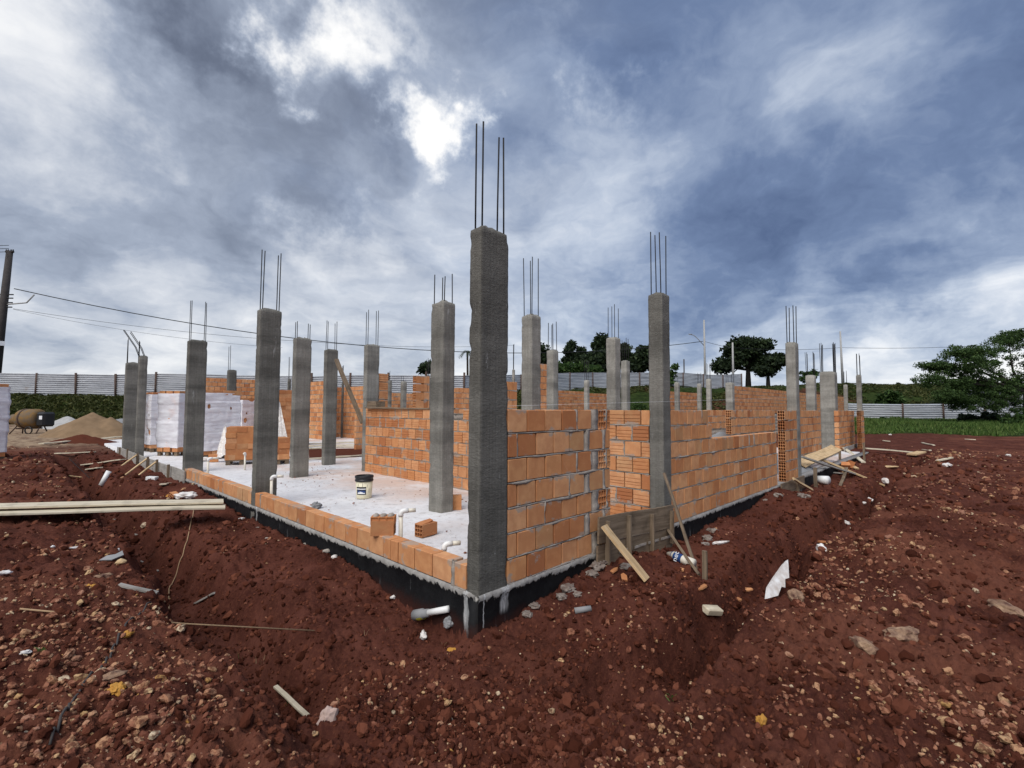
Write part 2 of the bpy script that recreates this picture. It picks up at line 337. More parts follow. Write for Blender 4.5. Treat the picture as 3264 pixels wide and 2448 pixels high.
def mat_wood(name, a, b_, gs=1.):
    ma, t, bs = newmat(name, .8, .25); c = ocoord(t)
    g = noise(t, vmt(t, 'MULTIPLY', c, (2.2, 34., 34.)), gs, 5., .65, dist=.4); n = noise(t, c, 5., 5.)
    k = ramp(t, g, [(.3, a), (.68, b_)]); k = mix(t, mapr(t, n, .5, .72, 0., .55), k, tuple(x*.5 for x in a)); setc(t, bs, k)
    bump(t, bs, g, .5, .004)
    return ma
def mat_leaf(name, a, b_, c_):
    ma, t, bs = newmat(name, .7, .25); g = node(t, 'NewGeometry')
    k = ramp(t, g.outputs['Random Per Island'], [(0., a), (.55, b_), (1., c_)]); setc(t, bs, k)
    tr = node(t, 'BsdfTranslucent', Color=k); mx = node(t, 'MixShader', Fac=.28); o = t.nodes['Material Output']
    t.links.new(bs.outputs[0], mx.inputs[1]); t.links.new(tr.outputs[0], mx.inputs[2]); t.links.new(mx.outputs[0], o.inputs[0])
    return ma
def mat_film():
    ma, t, bs = newmat('plastic_film', .38, .5); c = ocoord(t); n = noise(t, vmt(t, 'MULTIPLY', c, (3., 3., 12.)), 1., 6., .65)
    k = ramp(t, n, [(.3, (.66, .62, .65)), (.55, (.80, .78, .80)), (.75, (.88, .88, .88))])
    k = mix(t, mapr(t, noise(t, c, 2.2, 4.), .58, .74, 0., .3), k, (.74, .50, .42)); setc(t, bs, k)
    bump(t, bs, n, .5, .02); return ma
def mat_fence():
    ma, t, bs = newmat('galvanised_sheet', .42, .5, .35); c = node(t, 'NewGeometry').outputs['Position']
    n = noise(t, vmt(t, 'MULTIPLY', c, (.5, .5, 3.)), 1., 6., .7)
    k = ramp(t, n, [(.3, (.38, .39, .41)), (.55, (.60, .61, .63)), (.75, (.70, .71, .73))]); k = mix(t, mapr(t, noise(t, c, .7, 7., .7), .60, .72, 0., .55), k, (.42, .31, .22))
    setc(t, bs, k); return ma
def mat_mortar():
    ma, t, bs = newmat('mortar', .92, .2); p = node(t, 'NewGeometry').outputs['Position']; n = noise(t, p, 9., 7., .7)
    setc(t, bs, ramp(t, n, [(.3, (.24, .205, .17)), (.5, (.36, .315, .27)), (.72, (.48, .43, .375))])); bump(t, bs, noise(t, p, 60., 6., .75), .9, .01); return ma
BRICK = mat_brick(); BRICKC = mat_brick('brick_unlaid', 0.); SOIL = mat_soil(); STONE = mat_stone(); CLOD = mat_clod(); CONC = mat_concrete(); SLAB = mat_slab(); TAR = mat_tar(); MORT = mat_mortar()
FILM = mat_film(); FENCE = mat_fence()
WOODN = mat_wood('pine_new', (.46, .30, .15), (.68, .50, .29)); WOODP = mat_wood('pine_pale', (.50, .42, .30), (.74, .66, .50)); WOODO = mat_wood('wood_weathered', (.12, .085, .055), (.27, .20, .135)); WOODG = mat_wood('wood_grey', (.26, .24, .21), (.44, .41, .37))
STEEL = simple('rebar_steel', (.022, .02, .02), .7, .4, 30., .25, 0., .3, 200.); PVC = simple('pvc_cream', (.78, .72, .60), .4, .15, 9., .5); PVCW = simple('pvc_white', (.86, .85, .82), .4, .1, 9., .5)
FOAM = simple('white_foam', (.86, .85, .82), .75, .3, 14., .3, 0., .5, 40., (.52, .44, .38)); BUCK = simple('bucket_cream', (.78, .72, .52), .45, .14, 6., .4); BLACK = simple('black_plastic', (.018, .018, .02), .45, .3, 6., .4)
BLUE = simple('label_blue', (.02, .06, .20), .5, .2); DKGREY = simple('dark_lid', (.03, .033, .035), .5, .3); YELLOW = simple('mixer_yellow', (.26, .14, .035), .85, .45, 4., .2, 0., .5, 30., (.13, .115, .10)); YTAG = simple('yellow_tag', (.75, .70, .08), .6, .3, 20.)
SAND = simple('sand', (.27, .18, .105), .95, .3, 2.5, .1, 0., .6, 25.); RUST = simple('fence_post_rust', (.11, .07, .055), .85, .4, 6.); BARK = simple('bark', (.07, .055, .042), .9, .4, 6.); BARKD = simple('bark_dark', (.035, .028, .022), .9, .4, 6.)
POLEC = simple('pole_concrete', (.44, .43, .41), .85, .25, 4.); POLED = simple('pole_dark', (.075, .065, .06), .85, .35, 3.); WIREM = simple('wire_black', (.02, .02, .02), .6, .2); GREYP = simple('grey_block', (.30, .30, .30), .9, .3, 5.)
GREYL = simple('grey_lump', (.30, .27, .235), .95, .4, 20., .2, 0., .8, 60., (.11, .065, .05)); LABELW = simple('white_print', (.85, .86, .88), .5, .05); ORANGE = simple('orange_rock', (.55, .27, .05), .85, .3, 20.); ROOT = simple('dry_root', (.42, .28, .16), .9, .3, 20.); WALLG = simple('grey_render', (.34, .35, .37), .9, .2, 1.5, .2)
LEAFD = mat_leaf('leaf_dark', (.010, .018, .008), (.022, .038, .014), (.045, .068, .024)); LEAFM = mat_leaf('leaf_mid', (.016, .036, .008), (.036, .075, .016), (.075, .125, .03)); LEAFA = mat_leaf('leaf_acacia', (.022, .046, .012), (.050, .094, .024), (.105, .165, .048)); LEAFG = mat_leaf('grass_blade', (.038, .078, .014), (.082, .145, .027), (.15, .20, .055)); LEAFO = mat_leaf('leaf_olive', (.030, .038, .010), (.066, .078, .020), (.115, .115, .036))
# ------------------------------------------------------------------ terrain
YL = np.array([-3, 0, .13, .4, 1.3, 1.8, 2.3, 3.8, 5, 6.5, 8.2, 10, 14, 17, 60]); ZL = np.array([-.32, -.34, -.42, -.46, -.36, -.23, -.25, -.25, -.25, -.18, -.10, -.08, -.10, -.05, 0])
XR = np.array([-3, 0, .7, 1.1, 1.7, 3.0, 4.2, 5, 6.5, 7.9, 9, 12, 18, 22, 60]); ZR = np.array([-.32, -.33, -.24, -.17, -.13, -.17, -.26, -.19, -.20, -.06, -.30, -.34, -.22, -.05, 0])
LAT = np.array([-200, -60, -5, 10, 33, 50, 90, 200]); FOOT = np.array([42, 42, 43, 49, 54, 62, 62, 62]); CREST = np.array([49, 49, 51, 62, 73, 82, 82, 90]); CRZ = np.array([2.6, 2.6, 2.75, 4.2, 4.8, 5.8, 5.8, 5.8])
def Hbase(x, y):
    x = np.asarray(x, float); y = np.asarray(y, float)
    a, b_ = np.maximum(-x, 0), np.maximum(-y, 0)
    fa = 1-sst(15, 21, y); fb = 1-sst(12, 22, x)
    s = (a**7+b_**7+1e-12)**(1/7)
    w = .26*fbm(x*.9+3, y*.9, 0., 3)+.09*fbm(x*3.1, y*3.1, 5., 3); s2 = np.maximum(s+w*sst(.3, .9, s), 0)
    left = a > b_
    hin = np.where(left, np.interp(y, YL, ZL), np.interp(x, XR, ZR)); k = np.where(left, fa, fb)
    flo = -.80+.10*fbm(x*.7, y*.7, 9., 2)
    cf = sst(-.30, .30, np.minimum(-x, -y)); flo = flo*(1-cf)+cf*(-.23+.13*fbm(x*1.3, y*1.3, 17., 3))
    rg = .13*fbm(x*1.7, y*1.7, 14., 4)
    z = np.where(s2 < .80, hin-.06*s2+rg*sst(0, .5, s2), 0)
    def seg(z, s0, s1, z0, z1): return np.where((s2 >= s0) & (s2 < s1), z0+(z1-z0)*sst(s0, s1, s2), z)
    hi = hin-.04+rg; rt_ = np.where(left, .02, .10); rim = -.03+rt_+.07*fbm(x*.8, y*.8, 23., 3); bk = .05+rt_+.12*fbm(x*.6, y*.6, 27., 3)
    z = seg(z, .80, 1.16, hi, flo); z = seg(z, 1.16, 1.46, flo, flo+.02); z = seg(z, 1.46, 1.78, flo+.02, rim); z = seg(z, 1.78, 2.3, rim, bk); z = seg(z, 2.3, 3.0, bk, .06); z = seg(z, 3.0, 4.5, .06, .0)
    z = z*k+(1-k)*0
    inside = (x > 0) & (y > 0); z = np.where(inside, np.where((x < 19.1) & (y < 26.5), -.34, 0), z)
    dx, dy = x-CAM[0], y-CAM[1]; dep = dx*math.cos(YAW)+dy*math.sin(YAW); lat = dx*math.sin(YAW)-dy*math.cos(YAW)
    ft, cr, cz = np.interp(lat, LAT, FOOT), np.interp(lat, LAT, CREST), np.interp(lat, LAT, CRZ)
    rise = .45*sst(24, 50, dep)*sst(12, 30, lat)
    z = z+rise+(cz-rise)*sst(0, 1, (dep-ft)/(cr-ft))*(1+.10*fbm(x*.08, y*.08, 3., 3))
    return z
def ssig(x, y): return (np.maximum(-np.asarray(x, float), 0)**7+np.maximum(-np.asarray(y, float), 0)**7+1e-12)**(1/7)
def H(x, y):
    z = Hbase(x, y); s = ssig(x, y)
    dep = np.hypot(np.asarray(x)-CAM[0], np.asarray(y)-CAM[1]); f = 1-.5*sst(8, 30, dep)
    far = sst(30, 50, dep)
    smooth = .85+.35*sst(1.3, 1.9, s)
    n = .10*fbm(x*1.6, y*1.6, 1., 3)+smooth*(.085*np.abs(fbm(x*5.3, y*5.3, 2., 4))+.036*np.abs(vn(x*13., y*13., 4.))+.017*np.abs(vn(x*29., y*29., 6.))+.009*vn(x*61., y*61., 8.))
    return z+n*f+far*.35*fbm(x*.25, y*.25, 11., 4)-.02
def gpt(px, py, dz=0.):
    d = ray(px, py); t = np.arange(.8, 90, .01)
    P = CAM+t[:, None]*d; h = Hbase(P[:, 0], P[:, 1])-.0; i = int(np.argmax(P[:, 2] < h)); p = P[i].copy(); p[2] = float(H(p[0], p[1]))+dz
    return p
def gz(x, y): return float(H(np.array([x]), np.array([y]))[0])
az = np.concatenate([np.radians(np.linspace(-51, 51, 600)), np.radians(np.linspace(53, 307, 60))])
rr = np.concatenate([np.linspace(.3, 1.3, 20, endpoint=False), np.linspace(1.3, 3.2, 160, endpoint=False), np.linspace(3.2, 8, 250, endpoint=False), np.geomspace(8, 30, 170, endpoint=False), np.geomspace(30, 120, 110, endpoint=False), np.geomspace(120, 1500, 14)])
A, RR = np.meshgrid(az, rr); ang = YAW-A
GX = CAM[0]+RR*np.cos(ang); GY = CAM[1]+RR*np.sin(ang); GZ = H(GX, GY)
na, nr = len(az), len(rr)
I = np.arange(nr*na).reshape(nr, na); J = np.roll(I, -1, axis=1)
F = np.stack([I[:-1], J[:-1], J[1:], I[1:]], -1).reshape(-1, 4)
cx_, cy_ = GX.ravel()[F].mean(1), GY.ravel()[F].mean(1)
F = F[~((cx_ > .6) & (cy_ > .6) & (cx_ < 18.5) & (cy_ < 25))][:, ::-1]
gme = npmesh('ground', np.stack([GX, GY, GZ], -1).reshape(-1, 3), F, True)
dx, dy = GX-CAM[0], GY-CAM[1]; dep = dx*math.cos(YAW)+dy*math.sin(YAW); lat = dx*math.sin(YAW)-dy*math.cos(YAW); nn = fbm(GX*.22, GY*.22, 20., 4)
ft = np.interp(lat, LAT, FOOT)
gr = np.maximum(sst(0, 3, dep-ft+6*nn+1.5), sst(0, 1.2, dep-29.5+2*nn+.02*(lat-20))*sst(14, 18, lat))
gr = np.where(RR > 200, 1, gr)*(1-.85*sst(.10, .28, fbm(GX*.12+4, GY*.25, 31., 3))*sst(-2, 4, dep-ft)*sst(5, 20, lat))
sa_ = sst(16.5, 20, dep+2.5*nn)*(1-sst(33, 40, dep))*(1-sst(-5, 2, lat))
ss = ssig(GX, GY); st_ = sst(1.5, 2., ss)*sst(-.05, .2, fbm(GX*1.1, GY*1.1, 40., 3)+.05)
ca = gme.color_attributes.new('zone', 'FLOAT_COLOR', 'POINT')
ca.data.foreach_set('color', np.stack([gr, sa_, st_, np.ones_like(gr)], -1).astype(np.float32).ravel())
ground = obj('ground', gme, SOIL); tag(ground, 'churned dark red soil with foundation trenches around the building', None, kind='structure')
# ------------------------------------------------------------------ floor slab and foundation beams
n = 150; xs = np.concatenate([np.linspace(.13, 8, 110), np.linspace(8.3, 19.2, 40)]); ys = np.concatenate([np.linspace(.13, 12, 120), np.linspace(12.3, 26.5, 40)])
X, Y = np.meshgrid(xs, ys); Z = .016*fbm(X*1.2, Y*1.2, 2., 4)-.004+.006*vn(X*7, Y*7); Z[0, :] = -.25; Z[:, 0] = -.25; Z[-1, :] = -.4; Z[:, -1] = -.4
I = np.arange(X.size).reshape(X.shape); F = np.stack([I[:-1, :-1], I[:-1, 1:], I[1:, 1:], I[1:, :-1]], -1).reshape(-1, 4)
sl = obj('floor_slab', npmesh('floor_slab', np.stack([X, Y, Z], -1).reshape(-1, 3), F, True), SLAB); tag(sl, 'pale grey concrete floor slab dusted with red soil', None, kind='structure')
def beam(label, a, b_, face, length, M, group):
    """tar-coated beam: local x along it, local y into the house"""
    t = thing('foundation_beam', label, 'foundation beam', a, b_, group)
    u = np.linspace(0, length, int(length/.04)+2); zs = np.array([-.75, -.5, -.35, -.22, -.13, -.07, -.03, -.006]); U, Zz = np.meshgrid(u, zs)
    wx_ = U+a[0]*3+a[1]*5
    yo = .012*fbm(wx_*4, Zz*4, 3., 3)-.022*np.clip(sst(-.10, -.03, Zz+.05*fbm(wx_*5, 0, 7., 3)), 0, 1); yo[-1] = .0
    V = np.stack([U, yo, Zz], -1).reshape(-1, 3); I = np.arange(U.size).reshape(U.shape); F = [tuple(q) for q in np.stack([I[:-1, :-1], I[:-1, 1:], I[1:, 1:], I[1:, :-1]], -1).reshape(-1, 4)]
    mb = MB(); mb.add(V, F); mb.box((.0, .02, -.75), (length, .16, -.008)); obj('tar_face', mb.mesh('tar_face', True), TAR, t)
    return t
BEAMS = [beam('black tar-coated foundation beam under the low one-course wall', (0.004, 17.4, 0), rad(-90), 0, 17.36, None, 'foundation beams'),
         beam('black tar-coated foundation beam under the stepped front wall', (-.0, .004, 0), 0, 0, 19.2, None, 'foundation beams')]
# ------------------------------------------------------------------ bricks
BL_, BH, BT, PIT, MJ = .245, .1955, .14, .2155, .020
def jit(V, a, s): r = np.random.default_rng(s); return np.array(V)+r.normal(0, a, (len(V), 3))
BM = {'p': [], 'r': [], 'h': []}
for k in range(6):
    V, F = bevbox((BL_, BT, BH), .004); V = jit(V, .0011, k); BM['p'].append(pymesh('brick', V, F)); BM['p'][-1].materials.append(BRICK)
for k in range(4):
    h, w = BH/2, BT/2; zs = [-.055, -.018, .032] if k % 2 else [-.05, 0., .05]
    pr = [(-w, -h+.004), (-w+.004, -h), (w-.004, -h), (w, -h+.004)]
    for z in zs: pr += [(w, z-.005), (w-.008, z-.003), (w-.008, z+.003), (w, z+.005)]
    pr += [(w, h-.004), (w-.004, h), (-w+.004, h), (-w, h-.004)]
    for z in zs[::-1]: pr += [(-w, z+.005), (-w+.008, z+.003), (-w+.008, z-.003), (-w, z-.005)]
    n = len(pr); V = [(x, y, z) for x in (-BL_/2, BL_/2) for y, z in pr]
    F = [(i, (i+1) % n, n+(i+1) % n, n+i) for i in range(n)]+[tuple(range(n))[::-1], tuple(range(n, 2*n))]
    BM['r'].append(pymesh('brick', jit(V, .0007, 20+k), F)); BM['r'][-1].materials.append(BRICK)
def holed(L=BL_, ny=3, nz=3, wy=BT, hz=BH, wall=.0065, deep=.118, ends=(-1, 1)):
    mb = MB(); gy = [-wy/2]; gzl = [-hz/2]
    cy = (wy-(ny+1)*wall)/ny; cz = (hz-(nz+1)*wall)/nz
    for i in range(ny): gy += [gy[-1]+wall, gy[-1]+wall+cy]
    gy.append(wy/2)
    for i in range(nz): gzl += [gzl[-1]+wall, gzl[-1]+wall+cz]
    gzl.append(hz/2)
    for s in (-1, 1):
        x = s*L/2
        for i in range(len(gy)-1):
            for j in range(len(gzl)-1):
                y0, y1, z0, z1 = gy[i], gy[i+1], gzl[j], gzl[j+1]
                if i % 2 and j % 2 and s in ends:
                    xi = x-s*deep; c = .007; o = [(y0+c, z0), (y1-c, z0), (y1, z0+c), (y1, z1-c), (y1-c, z1), (y0+c, z1), (y0, z1-c), (y0, z0+c)]
                    V = [(x, a, b_) for a, b_ in o]+[(xi, a, b_) for a, b_ in o]; mb.add(V, [(q, (q+1) % 8, 8+(q+1) % 8, 8+q) for q in range(8)]+[tuple(range(8, 16))])
                    mb.add([(x, y0, z0), (x, y0+c, z0), (x, y0, z0+c)], [(0, 1, 2)]); mb.add([(x, y1, z0), (x, y1-c, z0), (x, y1, z0+c)], [(0, 1, 2)]); mb.add([(x, y0, z1), (x, y0+c, z1), (x, y0, z1-c)], [(0, 1, 2)]); mb.add([(x, y1, z1), (x, y1-c, z1), (x, y1, z1-c)], [(0, 1, 2)])
                else: mb.add([(x, y0, z0), (x, y1, z0), (x, y1, z1), (x, y0, z1)], [(0, 1, 2, 3)])
    a, b_, c = L/2, wy/2, hz/2
    mb.add([(-a, -b_, -c), (a, -b_, -c), (a, -b_, c), (-a, -b_, c), (-a, b_, -c), (a, b_, -c), (a, b_, c), (-a, b_, c)], [(0, 1, 2, 3), (4, 7, 6, 5), (0, 4, 5, 1), (3, 2, 6, 7)])
    return mb
BM['h'].append(holed().mesh('brick')); BM['h'][0].materials.append(BRICK)
BM['q'] = [holed(deep=.238, ends=(-1,)).mesh('brick')]; BM['q'][0].materials.append(BRICK)
BMC = {k: [m_.copy() for m_ in v] for k, v in BM.items()}
for v in BMC.values():
    for m_ in v: m_.materials.clear(); m_.materials.append(BRICKC)
def put_brick(par, u, v, z, L, kind='p', header=False, jitter=1.):
    me = random.choice(BM[kind])
    return obj('brick', me, None, par, (u, v+random.gauss(0, .0018)*jitter, z+BH/2), (0, random.gauss(0, .004)*jitter, (math.pi/2 if header else 0)+(0 if kind == 'q' else random.choice((0, math.pi)))+random.gauss(0, .006)*jitter), (1, L/BT, 1) if header else (L/BL_, 1, 1))
def course(u0, u1, first, cut0=False):
    out = []; u = u0
    if first > 0: out.append((u0, u0+first-.017)); u = u0+first
    while u < u1-.03:
        e = min(u+.2535, u1); out.append((u, e-(.017 if e < u1 else 0))); u = e
    return out
def strip_mortar(mb, u0, u1, zb, zt, thick, seed, step, drip, both=True):
    n = max(2, int((u1-u0)/step)); u = np.linspace(u0, u1, n)
    for side in ((0, -1), (thick, 1))[:2 if both else 1]:
        y0, s = side
        e1 = fbm(u*5+seed, u*0+s, seed*.7, 4); e2 = fbm(u*4-seed, u*0+s*3, seed*.3+9, 4); e3 = fbm(u*9, u*0, seed+5., 4)
        top = zt+.001+.024*np.clip(e1-.12, 0, 1)-.010*np.clip(-e1, 0, 1); bot = zb-.001-drip*1.2*np.clip(e2-.05, 0, 1)+.010*np.clip(-e2, 0, 1)
        out = y0+s*(-.0015+.008*e3+.008*np.clip(np.maximum(e1, e2), 0, 1)); inn = y0-s*.03
        V = np.concatenate([np.stack([u, np.full(n, inn), top-.002], -1), np.stack([u, out, top-.006], -1), np.stack([u, out+s*.003*e1, (top+bot)/2], -1), np.stack([u, out, bot+.004], -1), np.stack([u, np.full(n, inn), bot], -1)])
        F = [(k*n+i, k*n+i+1, (k+1)*n+i+1, (k+1)*n+i) for k in range(4) for i in range(n-1)]
        mb.add(V, F)
def vjoint(mb, u0, u1, zb, zt, seed):
    n = 9; z = np.linspace(zb-.008, zt+.008, n); a = u0-.006+.02*fbm(z*15, z*0, seed, 2); b_ = u1+.006+.02*fbm(z*13, z*0, seed+4, 2); y = -.002-.016*fbm(z*17, z*0, seed+8., 2); mi = (u0+u1)/2
    V = np.concatenate([np.stack([a, z*0+.03, z], -1), np.stack([a*.8+mi*.2, y, z], -1), np.stack([b_*.8+mi*.2, y-.002, z], -1), np.stack([b_, z*0+.03, z], -1)])
    mb.add(V, [(k*n+i, k*n+i+1, (k+1)*n+i+1, (k+1)*n+i) for k in range(3) for i in range(n-1)])
NW = [0]
def brick_wall(label, loc, rz, rows, z0=0., kind='p', step=.035, r0=0, drip=.03, base=True, group='brick walls of the building', thick=BT, holes_at=(), fill=.07):
    """rows: per course a list of (u0, u1[, kind]) pieces; kind 'h' = header showing its cells, 'm' = mortar plug"""
    NW[0] += 1; sd_ = NW[0]*3.17
    t = thing('brick_wall', label, 'brick wall', loc, rz, group); mb = MB()
    for r, pcs in enumerate(rows):
        z = z0+r*PIT
        if not pcs: continue
        lo, hi = min(p[0] for p in pcs), max(p[1] for p in pcs)
        runs = [[lo, lo]]
        for p in pcs:
            if len(p) > 2 and p[2] in 'he': runs.append([p[1], p[1]]); continue
            if p[0]-runs[-1][1] > .1: runs.append([p[0], p[1]])
            runs[-1][1] = max(runs[-1][1], p[1])
        for a, b_ in runs:
            if b_-a < .03: continue
            e = .02 if b_-a > .2 else .002
            mb.box((a+e, .034, z-MJ-.001), (b_-e, thick-.034, z+BH-.012))
        if r > 0 or base: 
            for a, b_ in ([(lo, hi)] if len(runs) < 2 or any(len(p) > 2 and p[2] in 'he' for p in pcs) and r < 6 else runs): strip_mortar(mb, a, b_, z-MJ, z, thick, sd_+r, step if r else step*.6, drip if r else .016)
        if r < r0: continue
        for p in pcs:
            k = p[2] if len(p) > 2 else kind
            if k == 'm': vjoint(mb, p[0], p[1], z, z+BH, sd_+r+p[0]); continue
            if k == 'h': put_brick(t, (p[0]+p[1])/2, BL_/2, z, p[1]-p[0], 'q', True); continue
            if k == 'e': put_brick(t, (p[0]+p[1])/2, thick/2, z, p[1]-p[0], 'q'); continue
            kk = k if random.random() > (.16 if k == 'r' else 0) else 'p'
            put_brick(t, (p[0]+p[1])/2, thick/2, z, p[1]-p[0], kk)
            if random.random() < fill and p[1] < hi-.05 and step < .06: vjoint(mb, p[1]-.004, p[1]+.008, z, z+BH, sd_+r+p[1])
    obj('mortar', mb.mesh('mortar', True), MORT, t)
    return t
def bond(L, nrows, hfirst=(0., .125), start=0.):
    return [course(start, L, hfirst[r % 2]) for r in range(nrows)]
# front wall beside the corner column
rows = []
for r in range(7):
    if r % 2 == 0: rows.append(course(.338, 1.607, 0)+[(1.612, 1.72, 'm'), (1.725, 1.868, 'h'), (1.872, 1.885, 'm'), (1.888, 1.95, 'h')])
    else: rows.append(course(.338, 1.482, .122)+[(1.49, 1.555, 'm'), (1.56, 1.80), (1.806, 1.845, 'm'), (1.85, 1.95)])
brick_wall('seven-course front wall beside the tall corner column, toothed end showing hollow bricks', (0, 0, 0), 0, rows, fill=.12)
# stepped front wall past the second column
rows = []
for r in range(7):
    end = 8.08 if r < 5 else (4.79 if r == 5 else 4.66)
    c = course(3.43, end, .125 if r % 2 else .0)
    if r == 1: c = [p for p in c]
    rows.append(c)
brick_wall('long front wall stepping down from seven to five courses', (0, 0, 0), 0, rows, fill=.05)
# short wall with the open cells of its bricks stacked one above another
rows = [[(8.68, 8.93, 'e')]+course(8.935, 9.62, .0 if r % 2 else .125) for r in range(7)]
brick_wall('short seven-course wall whose end shows a tall column of open brick cells', (0, 0, 0), 0, rows, fill=.04)
# low one-course wall along the open side of the slab
edges = [.15, .31, .345, .62, .89, 1.16, 1.3, 1.43, 1.7, 1.97, 2.23, 2.5, 2.76, 3.01, 3.28, 3.54, 3.82, 4.08, 4.34, 4.6, 4.84, 5.08]
pcs = []
for a, b_ in zip(edges[:-1], edges[1:]): pcs.append((5.08-b_+.007, 5.08-a-.006, 'm') if b_-a < .05 else (5.08-b_+.007, 5.08-a-.006))
brick_wall('single course of orange bricks between the corner column and the next column', (0, 5.08, 0), rad(-90), [pcs], fill=.1)
brick_wall('single course of orange bricks running on beyond the second column to the grey shutter', (0, 9.3, 0), rad(-90), [course(0, 4.03, .1)], fill=.1)
# inner wall, ribbed faces
L = 7.58-2.56; rows = bond(L, 7, (.0, .13)); rows[6] = [p for p in rows[6] if not (2.75 < p[0] < 3.3)]; rows[6] = [(p[0], p[1]) for p in rows[6] if p[1] < 2.6]+[(2.56, 2.70, 'h')]+[p for p in rows[6] if p[0] >= 3.25]
brick_wall('ribbed orange inner wall behind the free-standing column, facing the slab', (3.25, 7.58, 0), rad(-90), rows, kind='r', fill=.25)
brick_wall('ribbed orange wall seen in the recess beside the second front column', (3.25, 2.24, 0), rad(-90), bond(2.03, 7, (.13, .0)), kind='r', fill=.3)
brick_wall('narrow pier of ribbed bricks standing higher beside an inner column', (3.6, 7.6, 0), 0, [[(0, .25)] for r in range(11)], kind='r')
def px_wall(label, xa, D, ori, xl, xr, nrows, r0=0, kind='p', step=.12, holes=None):
    A_ = atD(xa, 1300, D)
    if ori == 'X':
        a, b_ = atY(xl, 1300, A_[1])[0], atY(xr, 1300, A_[1])[0]; loc, rz = (a, A_[1], 0), 0; L = b_-a
    else:
        a, b_ = atX(xl, 1300, A_[0])[1], atX(xr, 1300, A_[0])[1]; loc, rz = (A_[0], a, 0), rad(-90); L = a-b_
    rows = bond(L, nrows)
    if holes == 'start': rows = [[(0, .25, 'e')]+[q for q in course(.255, L, .125 if r % 2 else 0)] for r in range(nrows)]
    return brick_wall(label, loc, rz, rows, kind=kind, step=step, r0=r0, fill=0.)
px_wall('tall far-left rear wall above the wrapped pallets', 660, 24.5, 'X', 655, 818, 14, 4)
px_wall('tall rear wall in shade left of the propped column', 1034, 23, 'Y', 978, 1036, 13)
px_wall('tall rear wall right of the propped column, corner side', 1074, 25, 'X', 1066, 1091, 12)
px_wall('tall rear wall behind the slanting prop', 1091, 25, 'Y', 1092, 1160, 12)
px_wall('half-height wall behind the slanting prop with toothed end', 1150, 17.5, 'X', 1137, 1160, 6, 0)
px_wall('rear wall piece left of the small window opening', 1260, 27, 'X', 1250, 1278, 11, 6)
px_wall('rear wall piece right of the small window opening', 1310, 28, 'X', 1297, 1372, 11, 6)
px_wall('dark rear wall just left of the corner column', 1470, 20, 'X', 1448, 1530, 11, 6)
px_wall('toothed pier of hollow bricks on the scaffold side', 1330, 12.6, 'X', 1325, 1368, 11, 6, holes='start')
px_wall('tall wall behind the corner column, right side', 1640, 11.5, 'X', 1600, 1648, 10, 6)
px_wall('full-height wall between two inner columns right of the corner column', 1706, 15.8, 'X', 1700, 1746, 14, 6)
px_wall('distant wall with dark opening, left piece', 1800, 34, 'X', 1778, 1862, 13, 6)
px_wall('distant low wall right of the thin broken column', 1900, 33, 'X', 1876, 1934, 12, 6)
px_wall('distant wall left of the pair of grey columns', 2150, 29, 'X', 2132, 2224, 12, 6)
px_wall('long tall rear wall on the right with small bricks', 2400, 28, 'X', 2338, 2700, 13, 6)
px_wall('inner wall just above the stepped wall, nearer one', 2380, 13.6, 'X', 2330, 2470, 7, 4, holes='start')
px_wall('inner cross wall seen over the stepped wall', 2300, 17., 'X', 2255, 2345, 7, 4)
px_wall('porch inner wall with pale mortar joints beside the round-edged wide column', 2580, 14.8, 'X', 2548, 2615, 7, 0)
px_wall('porch wall beyond the wide column, reddish face', 2700, 19.2, 'X', 2672, 2722, 7, 0)
rows = [[(0, .25, 'e'), (.255, .7)] for r in range(7)]
a = atD(2719, 1300, 19.2); brick_wall('last porch wall whose end shows open brick cells', (a[0], a[1]-.25, 0), 0, rows, fill=0., step=.12)
